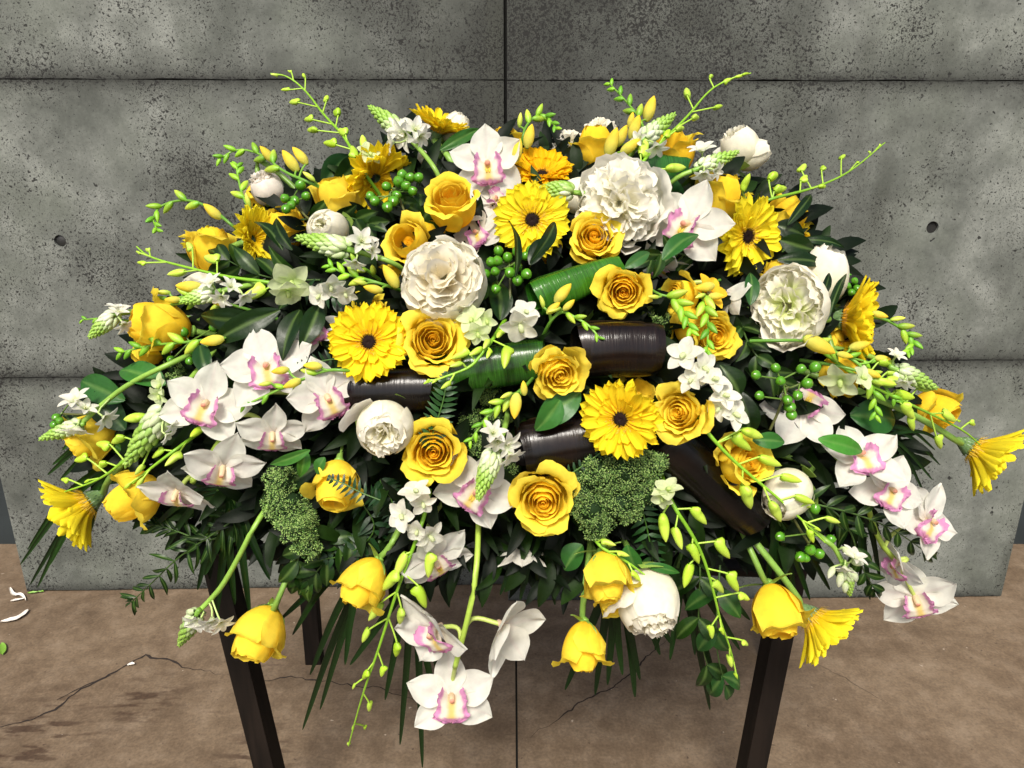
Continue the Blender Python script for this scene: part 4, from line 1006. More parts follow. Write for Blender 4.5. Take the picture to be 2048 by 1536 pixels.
rose(1012, 284, 36, 92, 86, .2, 'yellow rose hidden behind the top orchid', dd=.07, tone=.7)
rose(798, 540, 36, 250, 60, .4, 'yellow rose half-hidden under the star flower stem left of the cream peony', dd=.06, tone=.7)
rose(520, 398, 28, 270, 80, .3, 'yellow petals under the pinkish white bud at upper left', dd=.05, tone=.3)
rose(1075, 500, 34, 270, 70, .4, 'yellow rose glimpsed beneath the dark-eyed lemon gerbera', dd=.07, tone=.4)

# ---- gerberas
gerbera(752, 356, 76, 320, 34, 'gold', 'golden gerbera behind green berries at upper left, facing right', cup=30, dd=.03, dark=False)
gerbera(1064, 440, 72, 60, 8, 'lemon', 'dark-eyed lemon gerbera at the upper middle, face on', cup=12, dd=-.015)
gerbera(1084, 350, 60, 85, 52, 'deep', 'deep golden gerbera tilted up behind the lemon gerbera', cup=34, dd=.03)
gerbera(738, 684, 76, 150, 12, 'gold', 'dark-eyed golden gerbera left of the ringed yellow rose', cup=16, dd=-.03)
gerbera(1492, 472, 76, 352, 46, 'lemon', 'lemon gerbera turned right beside the pink-lipped orchid', cup=20, dd=0)
gerbera(1242, 838, 78, 200, 14, 'gold', 'ruffled dark-eyed gerbera right of the lower black rolled leaf', cup=20, dd=-.035, messy=1.0)
gerbera(880, 246, 50, 70, 84, 'gold', 'small gerbera seen side-on at the very top beside a white bud', cup=38, dd=0, stem=[(900, 315), (925, 370, .08)], dark=False)
gerbera(506, 478, 64, 20, 52, 'lemon', 'gerbera at upper left edge with fanned petals behind dark leaves', cup=30, dd=.02, dark=False)
gerbera(400, 478, 32, 120, 80, 'lemon', 'gerbera barely showing behind the upper left rose', cup=40, dd=.06, dark=False)
gerbera(1718, 640, 76, 358, 84, 'gold', 'gerbera seen from behind at the right edge, facing the wall', cup=42, dd=0, stem=[(1655, 640), (1560, 640, .06)])
gerbera(1978, 915, 76, 325, 92, 'lemon', 'farthest right gerbera side-on at the end of its long stem', cup=52, dd=-.01, stem=[(1925, 890), (1850, 840), (1740, 790), (1600, 740, .06)])
gerbera(146, 1022, 76, 215, 94, 'lemon', 'farthest left gerbera side-on, petals fanned downwards', cup=52, dd=-.02, stem=[(215, 960), (270, 900), (370, 800, .06)])
gerbera(1648, 1258, 76, 312, 94, 'lemon', 'lowest gerbera side-on at the right beside the stand leg', cup=50, dd=-.045, stem=[(1600, 1200), (1540, 1120, .01), (1470, 1035, .06), (1400, 950, .14)])
gerbera(1612, 470, 26, 30, 80, 'gold', 'gerbera edge poking out behind the upper right rose', cup=40, dd=.07, dark=False)
gerbera(1690, 700, 40, 300, 80, 'gold', 'gerbera half-hidden under the right-edge gerbera', cup=44, dd=.05, dark=False)

# ---- peonies
peony(888, 563, 88, 110, 14, 'globe', 'largest cream peony in the centre left, ruffled inside a round cup', dd=-.05)
peony(1240, 404, 84, 60, 12, 'fluffy', 'fluffy pure white peony at upper right of centre', dd=-.04, col=(.91, .89, .78))
peony(1160, 395, 46, 180, 70, 'bud', 'white outer petals opening left of the fluffy peony', dd=.02)
peony(1578, 616, 74, 180, 22, 'open', 'creamy peony with a greenish heart at right', dd=-.03, spin=90, sx=1.12, stem=[(1500, 640, .05)])
peony(770, 857, 64, 260, 22, 'half', 'half-open white peony with one petal thrown out left, left of centre', dd=-.03)
peony(655, 458, 50, 140, 24, 'bud', 'small round white peony bud above a star flower spike', dd=0)
peony(1298, 1205, 70, 280, 72, 'half', 'drooping white peony below the hanging roses', dd=-.03, stem=[(1270, 1130), (1240, 1060, .06)])
peony(1575, 988, 56, 225, 50, 'bud', 'closed white peony behind the orchid bud stem at lower right', dd=0)
peony(1645, 552, 62, 75, 84, 'bud', 'smooth white peony bud at the right edge beside green berries', dd=.03, spin=30)
peony(1478, 292, 42, 120, 84, 'half', 'white peony bud facing away at top right, left lobe', dd=.02, stem=[(1440, 360, .06)])
peony(1505, 310, 38, 20, 84, 'bud', 'white peony bud facing right at top right, right lobe', dd=.03)
peony(910, 258, 34, 60, 84, 'bud', 'white peony bud at the very top behind a small gerbera', dd=.04)
peony(533, 374, 38, 110, 80, 'half', 'pinkish white bud at upper left against the concrete', dd=.02, col=(.86, .78, .76))
peony(1140, 300, 46, 90, 60, 'fluffy', 'ruffled white peony at the back behind the tall closed rose', dd=.08)
peony(410, 580, 46, 180, 60, 'bud', 'pale peony behind green spikes at left', dd=.05)
peony(842, 338, 38, 90, 50, 'half', 'white flower behind berries and left of the orange-yellow rose', dd=.06)
peony(1200, 262, 30, 90, 60, 'fluffy', 'small white ruffled flower peeping over the tall closed rose', dd=.09)

# ---- orchids
orchid(975, 332, 78, 90, 14, 'topmost white orchid with magenta-edged lip', dd=-.02, spin=4)
orchid(1376, 452, 84, 150, 24, 'large white orchid between fluffy peony and right gerbera', dd=-.03, spin=-22)
orchid(985, 408, 62, 60, 48, 'pink-blushed orchid partly hidden between tall rose and lemon gerbera', dd=.03, spin=70)
orchid(962, 470, 58, 150, 50, 'pale orchid petals above the large cream peony', dd=.03, spin=30)
orchid(632, 665, 58, 120, 40, 'white orchid half-hidden behind the golden gerbera', dd=.01, spin=20)
orchid(1450, 585, 56, 330, 104, 'closed white orchid seen from behind, left of the greenish peony', dd=.01, spin=20, lip=False, closed=.5)
orchid(1325, 528, 52, 250, 60, 'pink-centred orchid in shade under the large upper right orchid', dd=.05, spin=40)
orchid(1605, 820, 80, 60, 30, 'shaded orchid with pink spots behind the berry sprig at right', dd=.03, spin=150)
orchid(1046, 1090, 60, 270, 104, 'shaded orchid turned away below the ruffled rose', dd=.05, lip=False, closed=.5)
orchid_spray([(560, 700, .08), (500, 800, .02), (440, 880, .0), (385, 965, .0)], [
    (412, 808, 84, 200, 12, -20, -.035, True, 0), (535, 736, 88, 130, 14, 12, -.02, True, 0), (445, 935, 78, 265, 46, -12, -.035, True, .0),
    (355, 982, 72, 250, 62, 10, -.03, True, .15), (545, 868, 68, 270, 40, 0, -.01, True, 0), (655, 795, 80, 300, 14, 25, -.015, True, 0)],
    'left orchid spray, six white blooms with magenta lips cascading left')
orchid_spray([(962, 930, .10), (957, 1040, .05), (955, 1120, -.01), (945, 1200, -.04), (910, 1335, -.04)], [
    (903, 1395, 86, 280, 14, 0, -.06, True, 0), (876, 1256, 92, 225, 60, 30, -.03, True, .3), (1004, 1250, 94, 320, 66, 150, -.03, False, .4)],
    'bottom orchid spray hanging lowest in the middle, three white blooms')
orchid_spray([(1640, 880, .05), (1720, 960, 0), (1755, 1080, 0), (1790, 1120, 0)], [
    (1718, 920, 82, 60, 42, 15, -.02, True, .1), (1778, 982, 72, 0, 30, -30, -.035, True, 0), (1850, 1042, 76, 350, 55, -40, -.03, True, .1),
    (1800, 1128, 62, 200, 62, 10, -.015, True, .2), (1830, 1195, 76, 285, 36, 10, -.035, True, 0)],
    'right orchid spray, five white blooms cascading down the right side')
orchid(955, 980, 82, 240, 18, 'white orchid under a star flower spike, above the hanging stems', dd=0, spin=-35)
orchid(868, 1118, 76, 300, 52, 'orchid behind the long bottom bud stem, lip turned left', dd=-.01, spin=30)

# ---- dendrobium sprays
dendrobium([(760, 390, .05), (719, 332), (691, 274), (647, 230), (613, 182), (575, 151), (541, 147)],
    [(653, 197, 24), (674, 226, 34), (590, 204, 24), (618, 238, 26), (626, 260, 28), (661, 286, 34), (686, 264, 34), (707, 305, 36), (727, 286, 32), (608, 152, 14), (573, 179, 14), (580, 143, 10), (550, 150, 12)],
    [(738, 308, 26, 60, 40, 1)], 'orchid bud stem rising highest at upper left')
dendrobium([(1240, 400, .05), (1273, 337), (1318, 288), (1376, 233), (1410, 189), (1441, 165), (1502, 146)],
    [(1374, 187, 30), (1436, 214, 24), (1391, 235, 30), (1360, 257, 32), (1335, 267, 30), (1422, 153, 18), (1454, 162, 18), (1477, 153, 14), (1287, 298, 40), (1349, 336, 40), (1490, 148, 12)],
    [], 'orchid bud stem rising highest at upper right')
dendrobium([(1480, 430, .05), (1530, 400), (1600, 384), (1640, 372), (1700, 345), (1770, 285)],
    [(1545, 353, 36), (1490, 367, 32), (1560, 378, 38), (1605, 336, 30), (1608, 358, 28), (1646, 336, 24), (1643, 373, 20), (1685, 314, 20), (1715, 325, 14), (1740, 305, 12), (1760, 291, 10)],
    [], 'orchid bud stem pointing to the right edge above the dusky rose')
dendrobium([(640, 590, .03), (547, 565), (458, 555), (383, 537), (297, 515), (273, 493)],
    [(284, 526, 20), (296, 500, 16), (355, 546, 38), (379, 493, 26), (424, 517, 42), (509, 585, 48), (277, 505, 12)],
    [(583, 562, 46, 250, 30, 1), (575, 580, 36, 280, 50, 1), (660, 570, 30, 300, 40), (640, 590, 26, 200, 40), (690, 585, 26, 270, 40)], 'orchid stem with one pale green open bloom reaching left')
dendrobium([(420, 800, .05), (330, 870), (250, 920), (200, 960), (125, 985)],
    [(273, 835, 40), (236, 879, 38), (208, 890, 36), (164, 917, 30), (205, 929, 30), (131, 960, 20), (175, 962, 14), (280, 938, 24)],
    [(322, 770, 24, 180, 60, 1), (318, 790, 22, 230, 50, 1)], 'orchid bud stem sweeping to the lower left above the side-on gerbera')
dendrobium([(1010, 640, .02), (985, 680), (965, 705), (945, 732), (910, 747), (848, 767)],
    [(1000, 667, 28), (973, 686, 24), (922, 708, 36), (1013, 710, 40), (913, 729, 26), (978, 707, 22), (893, 770, 22), (855, 763, 14), (954, 702, 26), (870, 762, 12)],
    [(945, 640, 32, 130, 40, 1), (975, 640, 26, 200, 30, 1), (1040, 648, 40, 280, 40), (1050, 625, 30, 80, 40), (955, 665, 26, 270, 30, 1)], 'orchid bud stem over the green rolled leaf in the centre', )
dendrobium([(860, 980, .03), (848, 1037), (818, 1119), (794, 1180), (756, 1303), (732, 1368), (715, 1425), (697, 1492)],
    [(860, 1127, 46), (804, 1124, 44), (784, 1158, 44), (840, 1190, 44), (753, 1219, 36), (802, 1231, 38), (732, 1269, 32), (794, 1298, 34), (766, 1341, 26), (732, 1349, 28), (708, 1372, 12), (739, 1412, 24), (706, 1457, 14), (730, 1455, 14), (697, 1487, 12)],
    [(831, 985, 34, 100, 50), (805, 1030, 34, 190, 40), (858, 1071, 34, 320, 50), (845, 1005, 28, 300, 40), (835, 1060, 26, 240, 40)], 'long orchid bud stem hanging lowest at the bottom left of centre')
dendrobium([(1320, 940, .04), (1342, 1006), (1386, 1071), (1410, 1122), (1430, 1194), (1441, 1245), (1461, 1296), (1475, 1358)],
    [(1328, 1050, 46), (1397, 1030, 44), (1355, 1074, 42), (1444, 1095, 42), (1388, 1105, 40), (1376, 1146, 42), (1465, 1160, 38), (1436, 1173, 36), (1487, 1194, 34), (1422, 1262, 28), (1444, 1262, 20), (1489, 1286, 22), (1460, 1320, 24), (1472, 1350, 12)],
    [(1335, 982, 32, 100, 50, 1), (1325, 995, 24, 220, 40, 1)], 'orchid bud stem hanging down at bottom right of centre')
dendrobium([(1370, 800, .03), (1406, 856), (1468, 924), (1553, 993), (1601, 1037), (1650, 1085)],
    [(1502, 866, 44), (1482, 884, 46), (1536, 921, 44), (1580, 957, 40), (1493, 989, 50), (1606, 998, 36), (1550, 1020, 44), (1609, 1011, 24), (1662, 1039, 26), (1621, 1070, 26), (1635, 1058, 14)],
    [(1370, 712, 40, 120, 40), (1405, 735, 36, 10, 40), (1425, 760, 34, 60, 50), (1447, 792, 34, 60, 40), (1466, 828, 36, 20, 50), (1385, 760, 32, 140, 40), (1440, 815, 28, 220, 40)], 'long orchid stem with white blooms and buds crossing the lower right rose')
dendrobium([(1640, 700, .03), (1724, 762), (1792, 796), (1854, 824), (1929, 861), (1960, 890)],
    [(1772, 725, 38), (1789, 760, 36), (1803, 790, 42), (1816, 820, 42), (1823, 845, 30), (1895, 831, 32), (1878, 882, 30), (1944, 846, 20), (1847, 776, 34), (1918, 842, 12), (1770, 765, 34), (1785, 745, 28)],
    [(1682, 758, 40, 240, 40, 1), (1722, 755, 26, 20, 50, 1)], 'orchid bud stem reaching to the far right gerbera')

# ---- freesias
freesia([(690, 400, .05), (625, 367), (564, 343), (533, 312), (478, 295), (441, 316)], [(580, 322, 48, 130), (600, 311, 42, 130), (534, 308, 38, 130), (618, 352, 28, 140)], 'freesia stem with two opening yellow buds at upper left', bl=22)
freesia([(500, 480, .05), (465, 452), (427, 418), (376, 397), (321, 409), (304, 437), (314, 459)], [(424, 423, 42, 145)], 'freesia stem arching over the left edge with curled green tip', bl=22)
freesia([(520, 460, .05), (500, 420), (484, 390), (474, 345), (474, 332)], [(495, 400, 28, 110)], 'short upright green freesia stem left of the pinkish white bud', tipn=7, bl=20)
freesia([(1040, 320, .05), (1045, 275), (1052, 250), (1075, 228), (1095, 232), (1112, 256)], [(1058, 272, 46, 80), (1040, 240, 28, 85), (1035, 300, 44, 80)], 'freesia stem curling at the top middle by the wall joint', bl=20)
freesia([(1310, 330, .05), (1295, 280), (1280, 235), (1250, 200), (1220, 168)], [(1300, 217, 50, 75), (1270, 254, 48, 70), (1243, 272, 46, 60), (1262, 292, 46, 35), (1224, 284, 58, 75), (1262, 240, 30, 80)], 'freesia cluster with many yellow buds at the top right', bl=20)
freesia([(520, 570, .03), (430, 585), (370, 592), (330, 602), (292, 622)], [(378, 573, 50, 180), (326, 584, 28, 175), (345, 600, 30, 185)], 'freesia stem above the leftmost rose with one yellow bud', tipn=6, bl=20)
freesia([(560, 650, .05), (458, 674), (370, 685), (300, 690), (243, 705)], [(424, 681, 46, 190)], 'freesia stem lying across the leftmost big rose', bl=24)
freesia([(760, 745, .05), (697, 741), (650, 739), (598, 763), (547, 784), (489, 811)], [(625, 731, 36, 175), (560, 741, 34, 190), (584, 767, 36, 205), (530, 768, 26, 190)], 'freesia stem reaching left below the golden gerbera', tipn=6, bl=20)
freesia([(1075, 700, .06), (1100, 640), (1125, 620), (1150, 635), (1177, 649), (1197, 674)], [(1085, 603, 26, 100), (1126, 586, 48, 50), (1107, 616, 34, 40), (1138, 610, 30, 40), (1108, 620, 28, 200)], 'freesia tip in front of the upper green rolled leaf', tipn=6, bl=18)
freesia([(1080, 740, .05), (1045, 780), (1010, 800), (975, 830), (941, 881)], [(1047, 776, 30, 100), (1030, 812, 52, 260), (1012, 790, 26, 200)], 'freesia with orange-yellow bud over the lower green filler', tipn=9, bl=20)
freesia([(1280, 560, .04), (1312, 588), (1344, 594), (1368, 620), (1382, 660)], [(1307, 594, 24, 180)], 'green freesia tip hanging below the loose yellow bloom', tipn=9, bl=26, rad=.002)
freesia([(1440, 560, .03), (1406, 574), (1406, 600), (1418, 640), (1414, 700)], [(1410, 574, 40, 190), (1433, 592, 30, 0), (1400, 592, 24, 200)], 'green freesia tip hanging over the crinkled rose', tipn=9, bl=26, rad=.002, opens=[(1412, 590, 40, 40, 50)])
freesia([(1500, 682, .0), (1560, 681), (1610, 680), (1650, 695), (1700, 715), (1740, 725)], [(1638, 692, 66, 330), (1720, 692, 40, 10), (1690, 710, 30, 350)], 'freesia with one large yellow bud below the greenish peony', tipn=5, bl=22)
freesia([(1700, 640, .04), (1755, 632), (1790, 648), (1816, 668), (1830, 685), (1816, 704)], [(1760, 630, 30, 340), (1796, 637, 28, 10)], 'freesia tip curling down beyond the right-edge gerbera', bl=20)
freesia([(1650, 700, .0), (1710, 718), (1735, 750), (1751, 790), (1751, 830)], [(1765, 718, 30, 350)], 'green freesia tip hanging between bud stems at right', tipn=8, bl=22)
freesia([(830, 590, .04), (770, 570), (720, 555), (690, 548), (660, 532)], [(746, 578, 38, 170), (782, 552, 52, 120), (720, 565, 28, 170)], 'freesia stem left of the large cream peony', tipn=7, bl=22)

# ---- star flower spikes
star_spike((736, 211), (812, 270), 34, 'star flower spike rising at the top left of the small gerbera', [(812, 268, 30, 200, 50), (830, 262, 26, 60, 40), (790, 285, 22, 180, 80), (800, 262, 22, 130, 50), (838, 272, 22, 330, 50)], [(850, 310), (876, 345), (900, 420, .08)])
star_spike((590, 474), (700, 500), 40, 'star flower spike lying over the small round peony bud', [(722, 484, 28, 60, 30), (740, 500, 20, 0, 60), (712, 520, 22, 250, 60)], [(740, 510), (790, 525), (830, 560, .06)])
star_spike((1078, 378), (1148, 385), 36, 'green spike tip over the lemon gerbera', (), None, white=-.2)
star_spike((1352, 226), (1285, 280), 32, 'star flower spike between yellow freesias at the top right', [(1312, 292, 22, 300, 50), (1280, 280, 20, 150, 50)], [(1260, 310, .02), (1230, 370, .08)])
star_spike((1480, 302), (1395, 338), 30, 'star flower spike lying in front of the top right white bud', [(1404, 306, 26, 100, 70), (1408, 342, 22, 270, 60), (1428, 340, 18, 340, 60)], [(1350, 355), (1280, 420, .08)])
star_spike((178, 676), (232, 628), 30, 'star flower spike at the far left touching the leftmost rose', [(240, 628, 20, 100, 60), (245, 645, 20, 300, 60), (232, 620, 18, 90, 80)], [(290, 620, .0), (400, 640, .05)])
star_spike((76, 880), (160, 850), 28, 'star flower spike farthest left over a yellow rose', [(154, 805, 28, 120, 60), (156, 850, 26, 260, 80), (205, 832, 26, 320, 60), (170, 820, 22, 80, 50)], [(200, 812), (260, 765), (345, 725), (420, 690, .05)])
star_spike((248, 935), (332, 820), 46, 'thick green spike running down beside the left orchids', [(330, 868, 18, 320, 70), (345, 845, 18, 300, 60)], [(370, 770, .0), (430, 700, .06)], white=.0)
star_spike((360, 604), (430, 584), 30, 'star flower spike with white blooms at the left above the freesia', [(444, 592, 22, 240, 50), (485, 588, 22, 300, 60), (425, 570, 22, 120, 60), (460, 575, 20, 60, 50)], [(500, 570), (580, 560, .06)])
star_spike((955, 1002), (990, 900), 38, 'star flower spike pointing down over the shaded orchid in the centre', [(1012, 886, 28, 330, 50), (985, 868, 26, 60, 40), (1018, 905, 26, 300, 70), (995, 880, 24, 270, 50)], [(1010, 860), (1020, 800, .06)])
star_spike((357, 1294), (395, 1225), 32, 'star flower tip hanging at the lower left in front of the leg', [(424, 1234, 30, 275, 66), (402, 1236, 28, 250, 70), (440, 1240, 24, 300, 60)], [(420, 1200), (445, 1172), (480, 1110), (512, 1045), (560, 980, .06)])
star_spike((1876, 778), (1790, 738), 34, 'star flower spike pointing right against the concrete joint', [(1790, 715, 18, 60, 60), (1810, 760, 20, 250, 60)], [(1740, 710, .0), (1640, 690, .06)])
star_spike((1700, 1192), (1690, 1135), 26, 'drooping cluster of white star buds above the lowest gerbera', [(1705, 1118, 24, 50, 60), (1690, 1130, 20, 260, 80)], [(1670, 1095), (1650, 1080), (1600, 1040, .06)], buds=[(1662, 1145, 26), (1680, 1160, 30), (1708, 1152, 30), (1697, 1105, 28), (1715, 1125, 28), (1690, 1175, 26)])

# ---- berries
berries((830, 470), [(804, 351), (797, 363), (820, 355), (837, 355), (773, 373), (787, 402), (775, 414), (741, 392), (793, 391), (750, 402), (812, 372), (825, 382)], 'berry sprig in front of the golden gerbera at upper left', dd=-.03)
berries((620, 440), [(601, 370), (590, 401), (570, 397), (572, 418), (583, 410), (612, 392)], 'small berry sprig right of the pinkish white bud', dd=-.01)
berries((1020, 620), [(997, 502), (995, 522), (982, 524), (990, 543), (971, 548), (1036, 534), (1033, 503), (1053, 548), (1035, 561), (992, 578), (1015, 515), (1050, 512), (1062, 500), (1020, 545), (1075, 500)], 'berry sprig beside the large cream peony in the centre', dd=-.02)
berries((1540, 860), [(1512, 750), (1561, 762), (1602, 738), (1630, 735), (1614, 767), (1595, 791), (1519, 791), (1580, 815), (1583, 830), (1551, 736), (1575, 800)], 'large berry sprig above the shaded orchid at right', dd=-.04, r=11)
berries((1560, 980), [(1630, 1018), (1560, 1073), (1661, 1078), (1621, 1100), (1601, 1114), (1638, 1107), (1611, 1116)], 'berry sprig hanging low at right by the drooping star buds', dd=-.02, r=10.5)
berries((420, 740), [(367, 664), (427, 655), (342, 719), (379, 722), (385, 700)], 'berries scattered under the leftmost freesia stem', dd=0, r=9.5)
berries((220, 820), [(113, 835), (109, 849), (155, 784), (120, 842)], 'few berries at the far left edge', dd=.02, r=9)
berries((1650, 620), [(1697, 555), (1709, 562), (1714, 577), (1695, 572), (1703, 585)], 'small berry sprig at the right edge beside the smooth peony bud', dd=.03, r=8)

# ---- rolled leaves
BLK = (.0025, .002, .0018); BRN = (.008, .004, .0025)
roll((1158, 696), (1318, 694), 70, 66, 'big black rolled leaf under the small round rose', BLK, .0, hl=BRN)
roll((696, 782), (866, 776), 54, 54, 'black rolled leaf under the golden gerbera', BLK, .01, hl=BRN)
roll((1046, 896), (1206, 872), 72, 66, 'black rolled leaf left of the central gerbera', BLK, .015, hl=BRN)
roll((1325, 872), (1515, 1046), 62, 48, 'long black rolled leaf slanting down at lower right', BLK, .02, hl=BRN)
roll((1070, 596), (1240, 530), 50, 30, 'upper bright green rolled leaf below the central roses', (.010, .055, .004), -.005, hl=(.032, .13, .009), flat=.6)
roll((850, 752), (1085, 716), 50, 52, 'lower green rolled leaf behind the ringed rose', (.007, .034, .004), .015, hl=(.024, .09, .008), flat=.6)
roll((1285, 350), (1372, 345), 52, 40, 'green folded leaf at the upper right behind the fluffy peony', (.010, .055, .007), .05, hl=(.02, .10, .012), flat=.4)

# ---- green filler flowers
fuzz(590, 1010, [(562, 965, 30), (575, 1010, 40), (597, 1055, 38), (615, 1092, 26), (590, 1035, 38)], 'narrow green filler flower left of centre above the stand leg', 7000)
fuzz(1230, 975, [(1195, 950, 42), (1250, 935, 46), (1300, 930, 34), (1180, 1010, 40), (1235, 1005, 44), (1280, 985, 38), (1195, 1045, 32), (1165, 985, 30)], 'largest green filler flower right of the ruffled rose', 14000)
fuzz(965, 850, [(985, 795, 26), (950, 850, 32), (975, 890, 30), (1010, 940, 26), (940, 890, 24), (1000, 830, 24)], 'dark green filler flower below the lower green rolled leaf', 6500, dd=.05)
fuzz(1325, 640, [(1322, 615, 24), (1328, 655, 24), (1320, 690, 20), (1338, 640, 18)], 'small dark filler flower right of the big black rolled leaf', 3000, dd=.04)
fuzz(350, 740, [(350, 735, 18), (348, 760, 16)], 'tiny filler tuft above the left orchids', 1200, dd=.02)
fuzz(1585, 520, [(1575, 510, 12), (1590, 525, 14)], 'tiny filler tuft near the smooth white peony bud', 700, dd=.02)

# ---- single leaves
leaf((1120, 800), (1072, 862), 26, 'pointed green leaf hanging in front of the lower middle black roll', (.03, .12, .02), -.02)
leaf((1160, 785), (1070, 858), 30, 'broad green leaf under the rose with the loose petal', (.025, .10, .018), -.01)
leaf((880, 300), (962, 258), 13, 'narrow green leaf at the very top beside the white bud', (.03, .11, .015), 0)
leaf((1636, 878), (1727, 902), 19, 'bright green oval leaf right of the shaded orchid', (.07, .28, .03), -.04)
leaf((1505, 880), (1570, 885), 17, 'dark oval leaf left of the shaded orchid', (.03, .12, .02), -.02)
leaf((1700, 830), (1792, 838), 36, 'broad flat leaf behind the gerbera stem at right', (.02, .09, .015), .02)
leaf((1110, 445), (1062, 525), 15, 'dark leaf lying over the lemon gerbera petals', DGRN, -.05)
leaf((1030, 555), (1020, 440), 11, 'slim dark leaf rising beside the berry sprig in the centre', DGRN, -.04)
leaf((1060, 530), (1100, 475), 18, 'dark rounded leaf below the lemon gerbera', DGRN, -.045)
leaf((1325, 520), (1398, 468), 20, 'glossy leaf crossing the large orchid at upper right', (.02, .09, .014), -.06)
leaf((1250, 535), (1300, 505), 13, 'pale-edged leaf right of the upper green rolled leaf', (.05, .16, .04), -.03)
leaf((720, 320), (664, 372), 26, 'broad dark leaf left of the golden gerbera', DGRN, .05)
leaf((645, 370), (700, 310), 26, 'upright dark leaf behind the golden gerbera', (.012, .05, .012), .06)
leaf((565, 500), (508, 442), 14, 'dark leaf blade over the upper left gerbera', DGRN, -.04)
leaf((585, 500), (551, 435), 14, 'second dark leaf blade right of the upper left gerbera', DGRN, -.04)
leaf((250, 800), (160, 762), 28, 'broad veined leaf at the left edge over the concrete', (.025, .10, .018), .01, seed=3)
leaf((330, 770), (240, 738), 28, 'veined leaf under the leftmost rose', (.03, .12, .02), .0, seed=5)
leaf((250, 860), (185, 770), 30, 'lower veined leaf behind the far left star flowers', (.018, .07, .014), .02, seed=8)
leaf((400, 690), (420, 760), 18, 'upright dark leaf between berries and orchids at left', (.015, .06, .012), -.03)
leaf((520, 640), (400, 630), 24, 'glossy dark leaf with bright shine right of the leftmost rose', DGRN, -.03, fold=.1)
leaf((560, 620), (420, 690), 24, 'second glossy leaf reaching to the left orchids', DGRN, -.025)
leaf((600, 620), (565, 720), 22, 'glossy leaf hanging over the second orchid', DGRN, -.02)
leaf((640, 610), (600, 700), 22, 'glossy leaf left of the half-hidden orchid', DGRN, -.015)
leaf((1560, 480), (1630, 500), 22, 'glossy strap leaf right of the lemon gerbera', DGRN, -.0)
leaf((1550, 450), (1610, 470), 20, 'upper glossy leaf right of the lemon gerbera', DGRN, -.0)
leaf((1555, 520), (1650, 530), 16, 'low glossy leaf pointing to the smooth peony bud', DGRN, .0)
leaf((1600, 480), (1690, 495), 10, 'slender dark leaf sticking out right against the concrete', DGRN, .0)
leaf((1575, 450), (1625, 388), 11, 'spiky dark leaf standing against the upper right rose', DGRN, -.02)
leaf((1525, 440), (1520, 380), 12, 'upright dark leaf between dusky rose and upper right rose', DGRN, -.02)
leaf((1655, 640), (1692, 545), 9, 'narrow dark leaf crossing the smooth white peony bud', DGRN, -.02)
leaf((1640, 600), (1660, 545), 9, 'short dark leaf over the smooth white peony bud', DGRN, -.04)
leaf((1500, 610), (1502, 545), 16, 'dark leaf left of the greenish peony', (.015, .06, .012), -.02)
leaf((1330, 430), (1340, 360), 20, 'dark pointed leaf between fluffy peony and orchid', DGRN, .03)
leaf((1370, 430), (1290, 350), 34, 'wide dark leaf in the shade right of the fluffy peony', (.012, .055, .012), .06)
leaf((700, 640), (690, 560), 26, 'dark leaf above the golden gerbera', DGRN, .06)
leaf((1480, 790), (1440, 730), 26, 'puckered dark leaf right of the white orchid blooms', DGRN, .0)
leaf((1500, 870), (1480, 780), 26, 'puckered dark leaf below the berry sprig at right', DGRN, .02)
leaf((1000, 640), (995, 560), 26, 'puckered dark leaf under the centre berry sprig', DGRN, .01)
leaf((640, 930), (515, 1010), 24, 'long dark leaf above the narrow green filler flower', DGRN, .02)
leaf((620, 900), (540, 930), 12, 'green leaf below the lower left orchid', (.04, .14, .02), -.03)
leaf((610, 900), (600, 955), 14, 'round green leaf hanging right of the lower left orchid', (.04, .15, .02), -.02)
leaf((650, 915), (635, 950), 14, 'small green leaf left of the fern-tipped rose', (.04, .15, .02), -.02)
leaf((1165, 1090), (1128, 1140), 26, 'broad leaf in shade left of the stacked hanging roses', (.02, .08, .014), .02)
leaf((1255, 1090), (1275, 1150), 22, 'green leaf right of the stacked hanging roses', (.03, .12, .02), .0)
leaf((1290, 1130), (1360, 1145), 10, 'serrated green leaf above the drooping white peony', (.03, .12, .02), -.02)

# ---- leafy sprigs
sprig([(640, 560, .03), (560, 560), (500, 545), (455, 520)], 5, 90, 15, 'glossy ruscus sprig spreading left above the orchids', dd=.0)
sprig([(520, 1000, .05), (440, 1060), (360, 1110), (300, 1170), (262, 1205)], 14, 58, 4.6, 'fine leafy sprig drooping to the lower left over the concrete', dd=.02, ang=60)
sprig([(480, 1040, .05), (420, 1090), (350, 1060), (310, 1050)], 10, 58, 5, 'fine leafy sprig above the drooping one at lower left', dd=.03)
sprig([(1500, 980, .05), (1640, 1010), (1720, 1030), (1790, 1060), (1860, 1110)], 11, 58, 8, 'fine leafy sprig among the right orchids', dd=-.02)
sprig([(1640, 1000, .05), (1700, 1050), (1720, 1130), (1750, 1180)], 8, 52, 8, 'second fine leafy sprig falling beside the right orchids', dd=.01)
sprig([(1440, 1130, .04), (1435, 1200), (1430, 1290), (1450, 1370)], 3, 88, 19, 'broad-leaved sprig behind the bottom right bud stem', dd=.01, col=(.015, .06, .012))
sprig([(1400, 1100, .05), (1400, 1180), (1395, 1260), (1420, 1350)], 3, 95, 17, 'dark broad-leaved sprig hanging left of the bottom right bud stem', dd=.03)
sprig([(640, 1050, .05), (600, 1100), (590, 1150)], 4, 70, 16, 'dark leafy sprig under the narrow green filler flower', dd=.03)
sprig([(720, 1060, .05), (660, 1110), (620, 1160)], 5, 70, 15, 'dark leafy sprig over the back stand leg', dd=.03)
